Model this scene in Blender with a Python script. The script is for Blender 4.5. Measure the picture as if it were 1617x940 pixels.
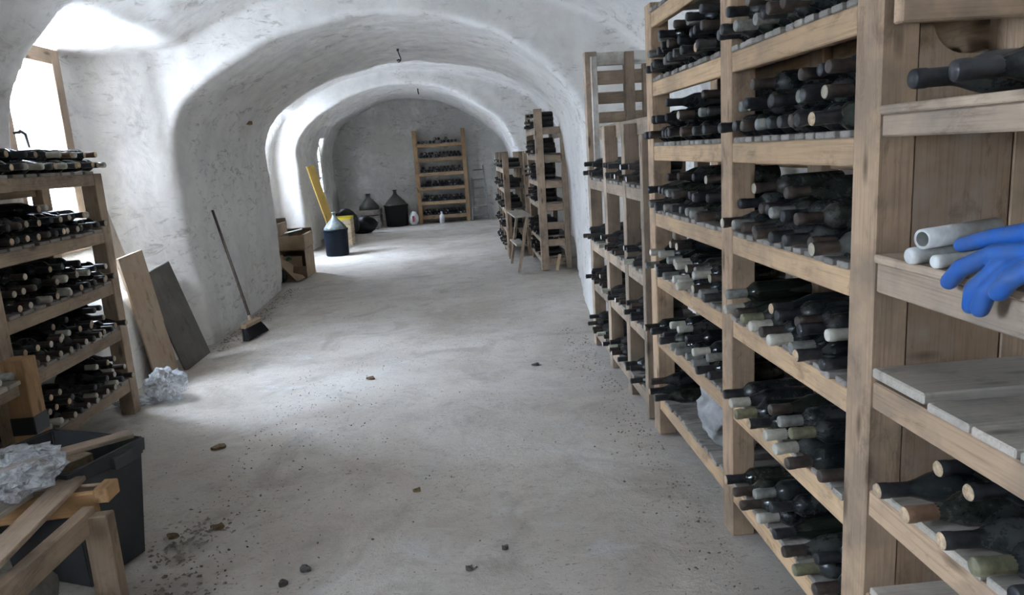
import bpy, bmesh, math, random
import numpy as np
from mathutils import Vector, Matrix, noise

random.seed(7)
for _o in list(bpy.data.objects):
    bpy.data.objects.remove(_o)
scene = bpy.context.scene
COL = scene.collection

# ------------------------------------------------------------------ camera
F_PX, CX, CY, EYE = 1150.0, 808.5, 470.0, 1.55
def _n(v):
    v = np.array(v, float); return v / np.linalg.norm(v)
_yc = _n([728 - CX, 245 - CY, F_PX])
_d = _n([360, 5650, F_PX]); _d = _n(_d - _yc * _d.dot(_yc))
_zc = -_d; _xc = np.cross(_yc, _zc)
RW = np.stack([_xc, _yc, _zc])                       # world = RW @ (right, down, forward)
cam_data = bpy.data.cameras.new('camera')
cam_data.sensor_width = 36.0
cam_data.lens = 36.0 * F_PX / 1617.0
cam_data.clip_start = 0.05
cam = bpy.data.objects.new('camera', cam_data)
COL.objects.link(cam)
_m = Matrix.Identity(4)
_right, _down, _fwd = RW @ np.array([1., 0, 0]), RW @ np.array([0, 1., 0]), RW @ np.array([0, 0, 1.])
for i in range(3):
    _m[i][0] = _right[i]; _m[i][1] = -_down[i]; _m[i][2] = -_fwd[i]
_m[2][3] = EYE
cam.matrix_world = _m
scene.camera = cam

# ------------------------------------------------------------------ daylight and exposure
world = bpy.data.worlds.new('sky'); scene.world = world
world.use_nodes = True
_bg = world.node_tree.nodes['Background']
_bg.inputs[0].default_value = (0.64, 0.765, 1.0, 1)
# overcast sky: three times as bright overhead as at the horizon, dim below it
_wt = world.node_tree
_tc = _wt.nodes.new('ShaderNodeTexCoord'); _sp = _wt.nodes.new('ShaderNodeSeparateXYZ')
_wt.links.new(_tc.outputs['Generated'], _sp.inputs[0])
_mr = _wt.nodes.new('ShaderNodeMapRange')
_mr.inputs['From Min'].default_value = 0.0; _mr.inputs['From Max'].default_value = 1.0
_mr.inputs['To Min'].default_value = 18.0; _mr.inputs['To Max'].default_value = 54.0
_wt.links.new(_sp.outputs['Z'], _mr.inputs['Value'])
_wt.links.new(_mr.outputs[0], _bg.inputs[1])
scene.view_settings.view_transform = 'Standard'
scene.view_settings.look = 'None'
scene.view_settings.gamma = 1.0
scene.view_settings.use_curve_mapping = False
scene.view_settings.exposure = 1.92
scene.cycles.max_bounces = 10
scene.cycles.diffuse_bounces = 3
scene.cycles.glossy_bounces = 4
scene.cycles.transparent_max_bounces = 12
scene.cycles.sample_clamp_indirect = 12.0

def portal(name, loc, sx, sy, normal):
    l = bpy.data.lights.new(name, 'AREA'); l.shape = 'RECTANGLE'; l.size = sx; l.size_y = sy
    l.cycles.is_portal = True
    o = bpy.data.objects.new(name, l); COL.objects.link(o)
    o.location = loc
    o.rotation_euler = Vector(normal).to_track_quat('-Z', 'Y').to_euler()
    return o

# ------------------------------------------------------------------ materials
def mat(name):
    m = bpy.data.materials.new(name); m.use_nodes = True
    nt = m.node_tree
    return m, nt, nt.nodes['Principled BSDF']

def N(nt, t, **kw):
    n = nt.nodes.new(t)
    for k, v in kw.items():
        if k.startswith('_'):
            n.inputs[k[1:]].default_value = v
        else:
            setattr(n, k, v)
    return n

def L(nt, a, b):
    nt.links.new(a, b)

def ramp(nt, src, stops):
    r = nt.nodes.new('ShaderNodeValToRGB')
    e = r.color_ramp.elements
    while len(e) < len(stops):
        e.new(0.5)
    for k, (p, c) in enumerate(stops):
        e[k].position = p
        e[k].color = (c[0], c[1], c[2], 1) if isinstance(c, (tuple, list)) else (c, c, c, 1)
    L(nt, src, r.inputs[0])
    return r.outputs[0]

def mixc(nt, fac, a, b, mode='MIX'):
    m = nt.nodes.new('ShaderNodeMix'); m.data_type = 'RGBA'; m.blend_type = mode
    for sock, v in ((m.inputs[0], fac), (m.inputs[6], a), (m.inputs[7], b)):
        if hasattr(v, 'is_linked'):
            L(nt, v, sock)
        elif isinstance(v, (int, float)):
            sock.default_value = v
        else:
            sock.default_value = (v[0], v[1], v[2], 1)
    return m.outputs[2]

def math_(nt, op, a, b=None, clamp=False):
    m = nt.nodes.new('ShaderNodeMath'); m.operation = op; m.use_clamp = clamp
    for k, v in enumerate((a, b)):
        if v is None: continue
        if hasattr(v, 'is_linked'): L(nt, v, m.inputs[k])
        else: m.inputs[k].default_value = v
    return m.outputs[0]

def coords(nt, scale=(1, 1, 1), rnd=0.0, kind='Object', rot=(0, 0, 0)):
    tc = nt.nodes.new('ShaderNodeTexCoord')
    src = tc.outputs[kind]
    if rnd:
        oi = nt.nodes.new('ShaderNodeObjectInfo')
        add = nt.nodes.new('ShaderNodeVectorMath'); add.operation = 'ADD'
        mul = math_(nt, 'MULTIPLY', oi.outputs['Random'], rnd)
        L(nt, src, add.inputs[0]); L(nt, mul, add.inputs[1])
        src = add.outputs[0]
    mp = nt.nodes.new('ShaderNodeMapping')
    mp.inputs['Scale'].default_value = scale
    mp.inputs['Rotation'].default_value = rot
    L(nt, src, mp.inputs[0])
    return mp.outputs[0]

def tex(nt, vec, scale, detail=6, rough=0.6, dist=0.0):
    t = N(nt, 'ShaderNodeTexNoise')
    t.inputs['Scale'].default_value = scale; t.inputs['Detail'].default_value = detail
    t.inputs['Roughness'].default_value = rough; t.inputs['Distortion'].default_value = dist
    L(nt, vec, t.inputs['Vector'])
    return t.outputs[0]

def bump(nt, bsdf, h, strength, dist, prev=None):
    b = N(nt, 'ShaderNodeBump')
    b.inputs['Strength'].default_value = strength; b.inputs['Distance'].default_value = dist
    L(nt, h, b.inputs['Height'])
    if prev is not None: L(nt, prev, b.inputs['Normal'])
    L(nt, b.outputs[0], bsdf.inputs['Normal'])
    return b.outputs[0]

def wood(name, dark, light, dirt=(0.10, 0.085, 0.07), dirt_amt=0.5, rough=0.75, grain=1.0, along=0):
    m, nt, p = mat(name)
    v = coords(nt, (1.6, 17, 17) if along == 0 else (17, 17, 1.6), rnd=37.0)
    g = tex(nt, v, 1.6 * grain, 5, 0.65, 0.8)
    v2 = coords(nt, (1, 1, 1), rnd=53.0)
    blot = tex(nt, v2, 5.0, 4, 0.6)
    mid_ = tuple(.35 * a + .65 * b for a, b in zip(dark, light))
    col = ramp(nt, g, [(0.25, mid_), (0.42, light), (0.58, tuple(c * .93 for c in light)), (0.74, mid_)])
    fib = tex(nt, coords(nt, (3.0, 130, 130) if along == 0 else (130, 130, 3.0), rnd=19.0), 1.3, 4, 0.6)
    col = mixc(nt, ramp(nt, fib, [(0.50, 0.0), (0.72, 0.6)]), col, dark)
    oi = nt.nodes.new('ShaderNodeObjectInfo')
    val = math_(nt, 'MULTIPLY_ADD', oi.outputs['Random'], 0.42)
    val.node.inputs[2].default_value = 0.76
    col = mixc(nt, 1.0, col, val, 'MULTIPLY')
    dm = ramp(nt, blot, [(0.44, 0.0), (0.66, dirt_amt)])
    col = mixc(nt, dm, col, dirt)
    kn = N(nt, 'ShaderNodeTexVoronoi'); kn.inputs['Scale'].default_value = 1.0
    L(nt, coords(nt, (3.2, 11, 11), rnd=71.0), kn.inputs['Vector'])
    km = ramp(nt, kn.outputs['Distance'], [(0.07, 0.8), (0.19, 0.0)])
    col = mixc(nt, km, col, tuple(c * 0.35 for c in dark))
    sm = tex(nt, coords(nt, (0.7, 1.6, 1.6) if along == 0 else (1.6, 1.6, 0.7), rnd=83.0), 9.0, 5, 0.7, 0.5)
    col = mixc(nt, ramp(nt, sm, [(0.55, 0.0), (0.70, 0.55)]), col, tuple(c * 0.45 for c in dark))
    L(nt, col, p.inputs['Base Color'])
    p.inputs['Roughness'].default_value = rough
    p.inputs['Specular IOR Level'].default_value = 0.25
    bump(nt, p, g, 0.35, 0.004)
    return m

M = {}
M['rack'] = wood('rack_wood', (0.25, 0.155, 0.09), (0.51, 0.35, 0.22), (0.20, 0.15, 0.11), 0.65)
M['beam'] = wood('pale_pine_beam', (0.31, 0.19, 0.095), (0.60, 0.405, 0.235), (0.26, 0.19, 0.135), 0.5)
M['rack_grey'] = wood('weathered_rack_wood', (0.23, 0.16, 0.11), (0.46, 0.345, 0.245), (0.19, 0.155, 0.125), 0.6)
M['slat'] = wood('dusty_slat_wood', (0.17, 0.145, 0.12), (0.36, 0.32, 0.275), (0.12, 0.11, 0.10), 0.5)
M['shelf_plank'] = wood('dusty_shelf_plank', (0.32, 0.27, 0.215), (0.54, 0.47, 0.385), (0.20, 0.18, 0.155), 0.5)
M['ply'] = wood('stained_plywood', (0.23, 0.14, 0.08), (0.42, 0.275, 0.165), (0.46, 0.39, 0.31), 0.5, grain=0.5, along=2)
M['left_rack'] = wood('left_rack_wood', (0.22, 0.15, 0.10), (0.42, 0.31, 0.21), (0.13, 0.11, 0.09), 0.5)
M['orange'] = wood('orange_pine', (0.34, 0.18, 0.075), (0.54, 0.315, 0.145), (0.14, 0.09, 0.06), 0.45)
M['dark_board'] = wood('dark_grey_board', (0.07, 0.063, 0.055), (0.155, 0.14, 0.12), (0.24, 0.21, 0.17), 0.35)
M['tan_board'] = wood('tan_board', (0.26, 0.17, 0.11), (0.44, 0.32, 0.215), (0.5, 0.42, 0.33), 0.4, grain=0.6)
M['pale_board'] = wood('pale_board', (0.48, 0.40, 0.31), (0.66, 0.58, 0.48), (0.3, 0.25, 0.2), 0.35)
M['crate'] = wood('crate_wood', (0.30, 0.20, 0.13), (0.50, 0.37, 0.26), (0.15, 0.115, 0.09), 0.55)
M['yellow_board'] = wood('yellow_board', (0.32, 0.185, 0.035), (0.44, 0.28, 0.07), (0.3, 0.2, 0.08), 0.3)
M['white_wood'] = wood('flaking_white_paint', (0.62, 0.58, 0.50), (0.76, 0.73, 0.67), (0.30, 0.22, 0.15), 0.6)
M['pine'] = wood('box_pine', (0.55, 0.40, 0.24), (0.70, 0.55, 0.36), (0.4, 0.3, 0.2), 0.3)
M['back_rack'] = wood('orange_brown_rack_wood', (0.34, 0.20, 0.10), (0.52, 0.34, 0.18), (0.15, 0.1, 0.06), 0.4)
M['window_wood'] = wood('window_frame_wood', (0.30, 0.20, 0.13), (0.46, 0.34, 0.24), (0.2, 0.15, 0.1), 0.4)

def plain(name, col, rough=0.6, metal=0.0, spec=0.5, var=0.25, scale=9.0, bmp=0.0, second=None):
    m, nt, p = mat(name)
    v = coords(nt, rnd=29.0)
    n1 = tex(nt, v, scale, 5, 0.6)
    c2 = second if second else tuple(c * (1 - var) for c in col)
    L(nt, ramp(nt, n1, [(0.35, c2), (0.65, col)]), p.inputs['Base Color'])
    p.inputs['Roughness'].default_value = rough
    p.inputs['Metallic'].default_value = metal
    p.inputs['Specular IOR Level'].default_value = spec
    if bmp: bump(nt, p, n1, bmp, 0.01)
    return m

def bottle_glass(name, col, dust):
    m, nt, p = mat(name)
    v = coords(nt, rnd=41.0)
    n1 = tex(nt, v, 14.0, 6, 0.7)
    oi = nt.nodes.new('ShaderNodeObjectInfo')
    amt = math_(nt, 'MULTIPLY', oi.outputs['Random'], 0.55)
    msk = ramp(nt, n1, [(0.38, 0.0), (0.75, 0.85)])
    f = math_(nt, 'MULTIPLY', msk, amt)
    L(nt, mixc(nt, f, col, dust), p.inputs['Base Color'])
    r = math_(nt, 'MULTIPLY_ADD', f, 0.9); r.node.inputs[2].default_value = 0.16
    L(nt, r, p.inputs['Roughness'])
    p.inputs['IOR'].default_value = 1.5
    return m
M['glass'] = bottle_glass('dark_bottle_glass', (0.008, 0.011, 0.011), (0.17, 0.165, 0.15))
M['glass_green'] = bottle_glass('green_bottle_glass', (0.010, 0.014, 0.009), (0.19, 0.18, 0.16))
M['glass_far'] = plain('dark_distant_glass', (0.009, 0.011, 0.011), 0.3, scale=20, second=(0.03, 0.03, 0.028))
M['cap_black'] = plain('black_capsule', (0.017, 0.018, 0.021), 0.42, scale=40, second=(0.045, 0.045, 0.046))
M['cap_brown'] = plain('brown_foil_capsule', (0.085, 0.062, 0.048), 0.55, scale=40, var=0.5)
M['cap_cream'] = plain('cream_capsule', (0.60, 0.56, 0.46), 0.6, scale=40, var=0.3)
M['cap_grey'] = plain('dusty_grey_capsule', (0.30, 0.29, 0.255), 0.7, scale=40, var=0.45)
M['cap_olive'] = plain('olive_foil_capsule', (0.24, 0.225, 0.13), 0.55, scale=40, var=0.5)
M['cork'] = plain('cork', (0.58, 0.42, 0.26), 0.8, scale=90, var=0.4)
M['wax_white'] = plain('white_wax', (0.78, 0.76, 0.70), 0.6, scale=40, var=0.12)
M['cap_bone'] = plain('bone_capsule', (0.50, 0.43, 0.32), 0.6, scale=40, var=0.3)
M['cap_copper'] = plain('copper_brown_capsule', (0.30, 0.17, 0.10), 0.5, scale=40, var=0.4)

# plaster
def plaster(name, tint=(0.84, 0.795, 0.735), stain_hi=0.6, rough_=1.0):
    m, nt, p = mat(name)
    v = coords(nt)
    big = tex(nt, v, 0.9, 4, 0.6)
    mid = tex(nt, v, 3.2, 7, 0.68, 0.5)
    fine = tex(nt, v, 22.0, 8, 0.7)
    vs = coords(nt, (2.2, 2.2, 6.0), rot=(0.5, 0.6, 0.2))
    streak = tex(nt, vs, 2.6, 7, 0.72, 0.9)
    col = ramp(nt, mid, [(0.30, tuple(c * 0.86 for c in tint)), (0.55, tint), (0.8, (0.88, 0.85, 0.80))])
    # brown weathered patches: own noise shape, gathered low on the wall where damp rises
    geo = nt.nodes.new('ShaderNodeNewGeometry')
    sep = nt.nodes.new('ShaderNodeSeparateXYZ'); L(nt, geo.outputs['Position'], sep.inputs[0])
    patch = ramp(nt, big, [(0.52, 0.0), (0.72, 0.55)])
    col = mixc(nt, patch, col, (0.60, 0.555, 0.49))
    spots = ramp(nt, streak, [(0.53, 0.0), (0.63, stain_hi)])
    sel = ramp(nt, tex(nt, v, 1.5, 3, 0.5), [(0.46, 0.0), (0.58, 1.0)])
    col = mixc(nt, math_(nt, 'MULTIPLY', spots, sel), col, (0.36, 0.315, 0.265))
    pits = N(nt, 'ShaderNodeTexVoronoi'); pits.inputs['Scale'].default_value = 7.0
    L(nt, v, pits.inputs['Vector'])
    pm = ramp(nt, pits.outputs['Distance'], [(0.035, 0.6), (0.075, 0.0)])
    col = mixc(nt, math_(nt, 'MULTIPLY', pm, ramp(nt, mid, [(0.5, 0.0), (0.6, 1.0)])), col, (0.22, 0.19, 0.16))
    L(nt, col, p.inputs['Base Color'])
    p.inputs['Roughness'].default_value = 0.92
    p.inputs['Specular IOR Level'].default_value = 0.15
    lump = tex(nt, v, 5.0, 2, 0.5, 0.25)
    b1 = bump(nt, p, lump, 0.5 * rough_, 0.07)
    b2 = bump(nt, p, mid, 0.3 * rough_, 0.05, b1)
    b3 = bump(nt, p, fine, 0.18, 0.008, b2)
    return m
M['plaster'] = plaster('whitewashed_plaster')
M['plaster_smooth'] = plaster('smooth_whitewashed_plaster', rough_=0.3)
M['plaster_old'] = plaster('weathered_whitewash', (0.64, 0.61, 0.56), 0.8)

def floor_mat():
    m, nt, p = mat('dusty_concrete')
    v = coords(nt)
    big = tex(nt, v, 0.8, 6, 0.62, 0.4)
    mid = tex(nt, v, 5.0, 8, 0.7, 0.3)
    fine = tex(nt, v, 60.0, 6, 0.75)
    col = ramp(nt, big, [(0.32, (0.42, 0.36, 0.295)), (0.5, (0.55, 0.485, 0.41)), (0.68, (0.65, 0.59, 0.515))])
    col = mixc(nt, ramp(nt, mid, [(0.52, 0.0), (0.72, 0.5)]), col, (0.31, 0.275, 0.235))
    col = mixc(nt, ramp(nt, fine, [(0.57, 0.0), (0.68, 0.6)]), col, (0.22, 0.20, 0.175))
    pale = tex(nt, coords(nt, (1, 1.6, 1), rot=(0, 0, 0.6)), 2.3, 6, 0.66, 0.7)
    col = mixc(nt, ramp(nt, pale, [(0.56, 0.0), (0.68, 0.5)]), col, (0.63, 0.615, 0.59))
    grit = tex(nt, coords(nt, (1, 2.2, 1), rot=(0, 0, -0.5)), 26.0, 5, 0.7, 0.8)
    zone = ramp(nt, tex(nt, v, 1.1, 4, 0.6), [(0.40, 0.15), (0.62, 1.0)])
    col = mixc(nt, math_(nt, 'MULTIPLY', ramp(nt, grit, [(0.58, 0.0), (0.66, 0.85)]), zone), col, (0.17, 0.14, 0.115))
    damp = tex(nt, coords(nt, (1, 1, 1), rot=(0, 0, 1.1)), 1.7, 5, 0.65, 1.2)
    col = mixc(nt, ramp(nt, damp, [(0.54, 0.0), (0.68, 0.55)]), col, (0.33, 0.28, 0.225))
    L(nt, col, p.inputs['Base Color'])
    p.inputs['Roughness'].default_value = 0.8
    p.inputs['Specular IOR Level'].default_value = 0.3
    b1 = bump(nt, p, mid, 0.45, 0.03)
    bump(nt, p, fine, 0.4, 0.006, b1)
    return m
M['floor'] = floor_mat()
M['debris'] = plain('dry_debris', (0.17, 0.135, 0.10), 0.9, scale=6, second=(0.36, 0.32, 0.27))
M['leaf'] = plain('dry_leaf', (0.26, 0.17, 0.08), 0.8, scale=60, var=0.5)
M['stain'] = plain('dark_clod', (0.14, 0.125, 0.11), 0.9, scale=60, var=0.4)
M['black_plastic'] = plain('scuffed_black_plastic', (0.030, 0.034, 0.038), 0.5, scale=5, second=(0.055, 0.057, 0.06), bmp=0.08)
M['black_tape'] = plain('black_tape', (0.012, 0.012, 0.013), 0.5)
M['glove'] = plain('blue_rubber', (0.010, 0.105, 0.40), 0.5, scale=25, second=(0.035, 0.10, 0.28), bmp=0.06)
M['tube_white'] = plain('chalky_white_plastic', (0.70, 0.69, 0.645), 0.6, scale=30, second=(0.5, 0.49, 0.45), bmp=0.08)
M['bristle'] = plain('black_bristles', (0.018, 0.018, 0.02), 0.8, scale=200, bmp=0.6)
M['handle_wood'] = plain('dark_handle_wood', (0.115, 0.08, 0.06), 0.6, scale=30, var=0.45)
M['metal_grey'] = plain('dull_aluminium', (0.33, 0.32, 0.30), 0.5, metal=0.5, scale=30, var=0.4)
M['metal_dark'] = plain('dark_metal', (0.10, 0.095, 0.09), 0.5, metal=0.6, scale=30)
M['card'] = plain('cardboard', (0.42, 0.30, 0.19), 0.85, scale=7, var=0.25)
M['card_dark'] = plain('inner_cardboard', (0.30, 0.21, 0.13), 0.85, scale=7, var=0.3)
M['paper'] = plain('white_paper', (0.80, 0.80, 0.80), 0.8, var=0.08)
M['demijohn_glass'] = plain('grey_green_glass', (0.20, 0.215, 0.20), 0.22, scale=12, second=(0.10, 0.115, 0.10))
M['demijohn_dark'] = plain('dim_green_glass', (0.085, 0.09, 0.07), 0.3, scale=12, var=0.3)
M['basket_blue'] = plain('dark_blue_plastic', (0.008, 0.013, 0.022), 0.6, scale=20, var=0.3, spec=0.2)
M['basket_black'] = plain('black_basket', (0.018, 0.019, 0.019), 0.7, scale=60, var=0.5, bmp=0.3, spec=0.2)
M['bag_black'] = plain('black_bin_bag', (0.012, 0.012, 0.013), 0.45, scale=10, bmp=0.4, spec=0.3)
M['yellow'] = plain('yellow_lid', (0.80, 0.62, 0.02), 0.6, var=0.12)
M['red'] = plain('red_print', (0.42, 0.06, 0.06), 0.7)
M['sack'] = plain('grey_sacking', (0.42, 0.415, 0.40), 0.85, scale=14, var=0.35, bmp=0.4)
M['sack_dark'] = plain('dusty_grey_sack', (0.30, 0.285, 0.26), 0.9, scale=14, var=0.4, bmp=0.4)
M['green_glass'] = plain('green_object', (0.02, 0.10, 0.06), 0.35)
M['sawdust'] = plain('sawdust', (0.36, 0.27, 0.17), 0.95, scale=60, var=0.4, bmp=0.5)
M['outside'] = plain('gravel_outside', (0.42, 0.41, 0.39), 0.9, scale=3)
M['print_grey'] = plain('print_grey', (0.3, 0.3, 0.36), 0.8)

def film():
    m, nt, p = mat('clear_plastic_film')
    out = nt.nodes['Material Output']
    v = coords(nt, rnd=13.0)
    n1 = tex(nt, v, 16.0, 6, 0.7, 1.0)
    p.inputs['Base Color'].default_value = (0.86, 0.87, 0.88, 1)
    p.inputs['Roughness'].default_value = 0.13
    bump(nt, p, n1, 0.7, 0.02)
    tr = N(nt, 'ShaderNodeBsdfTransparent'); tr.inputs[0].default_value = (0.93, 0.94, 0.95, 1)
    mx = N(nt, 'ShaderNodeMixShader')
    L(nt, ramp(nt, n1, [(0.38, 0.16), (0.62, 0.66)]), mx.inputs[0])
    L(nt, tr.outputs[0], mx.inputs[1]); L(nt, p.outputs[0], mx.inputs[2])
    L(nt, mx.outputs[0], out.inputs[0])
    return m
M['film'] = film()

def pane_mat():
    m, nt, p = mat('window_glass')
    out = nt.nodes['Material Output']
    v = coords(nt)
    grime = ramp(nt, tex(nt, v, 5.0, 7, 0.7, 0.6), [(0.42, 0.08), (0.62, 0.45)])
    tr0 = N(nt, 'ShaderNodeBsdfTransparent'); tr0.inputs[0].default_value = (0.95, 0.97, 0.97, 1)
    tl = N(nt, 'ShaderNodeBsdfTranslucent'); tl.inputs[0].default_value = (0.80, 0.82, 0.84, 1)
    tr = N(nt, 'ShaderNodeMixShader')
    L(nt, grime, tr.inputs[0]); L(nt, tr0.outputs[0], tr.inputs[1]); L(nt, tl.outputs[0], tr.inputs[2])
    gl = N(nt, 'ShaderNodeBsdfGlossy'); gl.inputs['Roughness'].default_value = 0.03
    mx = N(nt, 'ShaderNodeMixShader'); mx.inputs[0].default_value = 0.05
    L(nt, tr.outputs[0], mx.inputs[1]); L(nt, gl.outputs[0], mx.inputs[2])
    L(nt, mx.outputs[0], out.inputs[0])
    return m
M['pane'] = pane_mat()

# ------------------------------------------------------------------ object helpers
def tag(o, label=None, category=None, group=None, kind=None):
    if label: o['label'] = label
    if category: o['category'] = category
    if group: o['group'] = group
    if kind: o['kind'] = kind
    return o

def empty(name, loc, label=None, category=None, group=None, kind=None):
    o = bpy.data.objects.new(name, None); COL.objects.link(o)
    o.empty_display_size = 0.05
    o.location = loc
    return tag(o, label, category, group, kind)

def origin(parent):
    """world position of a parent that is never rotated or scaled"""
    v = Vector((0, 0, 0))
    while parent is not None:
        v += parent.location
        parent = parent.parent
    return v

def link(name, me, parent=None, mw=None):
    o = bpy.data.objects.new(name, me); COL.objects.link(o)
    if mw is None: mw = Matrix.Identity(4)
    if parent is not None:
        o.parent = parent
        pm = world_of(parent)
        o.matrix_basis = pm.inverted() @ mw
    else:
        o.matrix_basis = mw
    return o

def world_of(o):
    m = o.matrix_basis.copy()
    p = o.parent
    while p is not None:
        m = p.matrix_basis @ m
        p = p.parent
    return m

def mesh_from(name, verts, faces, material=None, smooth=False, mats=None, fmat=None):
    me = bpy.data.meshes.new(name)
    me.from_pydata([tuple(v) for v in verts], [], faces)
    for mm in (mats or [material]):
        me.materials.append(mm)
    if fmat: me.polygons.foreach_set('material_index', fmat)
    if smooth: me.polygons.foreach_set('use_smooth', [True] * len(me.polygons))
    me.update()
    return me

_BOX = {}
def box_mesh(dx, dy, dz, m, c=None):
    key = (round(dx, 3), round(dy, 3), round(dz, 3), m)
    if key in _BOX: return _BOX[key]
    if c is None: c = min(0.004, 0.16 * min(dx, dy, dz))
    hx, hy, hz = dx / 2, dy / 2, dz / 2
    vs, idx = [], {}
    for sx in (-1, 1):
        for sy in (-1, 1):
            for sz in (-1, 1):
                for ax in range(3):
                    v = [sx * (hx - c), sy * (hy - c), sz * (hz - c)]
                    v[ax] = (sx, sy, sz)[ax] * (hx, hy, hz)[ax]
                    idx[(sx, sy, sz, ax)] = len(vs); vs.append(v)
    fs = []
    for ax in range(3):
        a, b = [(1, 2), (2, 0), (0, 1)][ax]
        for s in (-1, 1):
            q = []
            for sa, sb in ((-1, -1), (1, -1), (1, 1), (-1, 1)):
                k = [0, 0, 0]; k[ax] = s; k[a] = sa; k[b] = sb
                q.append(idx[(k[0], k[1], k[2], ax)])
            fs.append(q if s > 0 else q[::-1])
    for ax in range(3):           # edges along axis ax
        a, b = [(1, 2), (2, 0), (0, 1)][ax]
        for sa in (-1, 1):
            for sb in (-1, 1):
                k0 = [0, 0, 0]; k0[a] = sa; k0[b] = sb
                k1 = list(k0); k0[ax] = -1; k1[ax] = 1
                fs.append([idx[tuple(k0) + (a,)], idx[tuple(k1) + (a,)], idx[tuple(k1) + (b,)], idx[tuple(k0) + (b,)]])
    for sx in (-1, 1):
        for sy in (-1, 1):
            for sz in (-1, 1):
                fs.append([idx[(sx, sy, sz, k)] for k in range(3)])
    bm = bmesh.new()
    bv = [bm.verts.new(v) for v in vs]
    for f in fs: bm.faces.new([bv[i] for i in f])
    bmesh.ops.recalc_face_normals(bm, faces=bm.faces)
    me = bpy.data.meshes.new('board'); bm.to_mesh(me); bm.free()
    me.materials.append(M[m])
    _BOX[key] = me
    return me

def board(name, parent, a, b, w, t, m, up=(0, 0, 1)):
    """plank from a to b (centre line), w across, t along up"""
    a, b = Vector(a), Vector(b)
    d = b - a; ln = d.length; d.normalize()
    z = Vector(up); z = (z - d * z.dot(d)).normalized()
    y = z.cross(d)
    R = Matrix((d, y, z)).transposed().to_4x4()
    R.translation = (a + b) / 2
    return link(name, box_mesh(ln, w, t, m), parent, R)

def box(name, parent, x0, x1, y0, y1, z0, z1, m):
    d = [x1 - x0, y1 - y0, z1 - z0]
    c = ((x0 + x1) / 2, (y0 + y1) / 2, (z0 + z1) / 2)
    ax = d.index(max(d))
    h = d[ax] / 2
    a = list(c); b = list(c); a[ax] -= h; b[ax] += h
    if ax == 0: return board(name, parent, a, b, d[1], d[2], m, (0, 0, 1))
    if ax == 1: return board(name, parent, a, b, d[0], d[2], m, (0, 0, 1))
    return board(name, parent, a, b, d[0], d[1], m, (0, 1, 0))

def revolve(profile, seg, axis='X'):
    """profile of (axial, radius); r = 0 gives a pole"""
    vs, fs, rings = [], [], []
    for (x, r) in profile:
        if r <= 1e-6:
            rings.append([len(vs)]); vs.append((x, 0, 0))
        else:
            rings.append(list(range(len(vs), len(vs) + seg)))
            for k in range(seg):
                a = 2 * math.pi * k / seg
                vs.append((x, r * math.cos(a), r * math.sin(a)))
    for A, B in zip(rings, rings[1:]):
        for k in range(seg):
            k2 = (k + 1) % seg
            if len(A) == 1 and len(B) == 1: continue
            if len(A) == 1: fs.append([A[0], B[k2], B[k]])
            elif len(B) == 1: fs.append([A[k], A[k2], B[0]])
            else: fs.append([A[k], A[k2], B[k2], B[k]])
    if axis == 'Z': vs = [(y, z, x) for (x, y, z) in vs]
    return vs, fs

def tube(points, radii, seg=10):
    """closed tapered tube through points"""
    pts = [Vector(p) for p in points]
    vs, fs = [], []
    prev = None
    for i, p in enumerate(pts):
        d = (pts[min(i + 1, len(pts) - 1)] - pts[max(i - 1, 0)]).normalized()
        if prev is None:
            u = d.orthogonal().normalized()
        else:
            u = (prev - d * prev.dot(d)).normalized()
        prev = u
        w = d.cross(u)
        r = radii[i] if isinstance(radii, (list, tuple)) else radii
        for k in range(seg):
            a = 2 * math.pi * k / seg
            vs.append(p + u * (r * math.cos(a)) + w * (r * math.sin(a)))
    n = len(pts)
    for i in range(n - 1):
        for k in range(seg):
            k2 = (k + 1) % seg
            fs.append([i * seg + k, i * seg + k2, (i + 1) * seg + k2, (i + 1) * seg + k])
    fs.append(list(range(seg))[::-1]); fs.append([(n - 1) * seg + k for k in range(seg)])
    return vs, fs

def ball(c, r, sub=2, sc=(1, 1, 1)):
    bm = bmesh.new(); bmesh.ops.create_icosphere(bm, subdivisions=sub, radius=r)
    vs = [(c[0] + v.co.x * sc[0], c[1] + v.co.y * sc[1], c[2] + v.co.z * sc[2]) for v in bm.verts]
    bm.verts.index_update()
    fs = [[v.index for v in f.verts] for f in bm.faces]
    bm.free()
    return vs, fs

def join(parts):
    vs, fs = [], []
    for v, f in parts:
        o = len(vs); vs += [tuple(p) for p in v]; fs += [[i + o for i in q] for q in f]
    return vs, fs

def remesh(vs, fs, voxel, smooth=4, name='tmp'):
    me = bpy.data.meshes.new(name); me.from_pydata(vs, [], fs); me.update()
    bm = bmesh.new(); bm.from_mesh(me); bmesh.ops.recalc_face_normals(bm, faces=bm.faces); bm.to_mesh(me); bm.free()
    o = bpy.data.objects.new(name, me); COL.objects.link(o)
    r = o.modifiers.new('r', 'REMESH'); r.mode = 'VOXEL'; r.voxel_size = voxel; r.use_smooth_shade = True
    if smooth:
        s = o.modifiers.new('s', 'SMOOTH'); s.factor = 0.5; s.iterations = smooth
    dg = bpy.context.evaluated_depsgraph_get()
    out = bpy.data.meshes.new_from_object(o.evaluated_get(dg))
    bpy.data.objects.remove(o); bpy.data.meshes.remove(me)
    return out

# ------------------------------------------------------------------ the vaulted shell
def resample(pts, n):
    p = np.array(pts, float)
    s = np.concatenate([[0], np.cumsum(np.linalg.norm(np.diff(p, axis=0), axis=1))])
    t = np.linspace(0, s[-1], n)
    return np.stack([np.interp(t, s, p[:, 0]), np.interp(t, s, p[:, 1])], 1)

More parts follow.
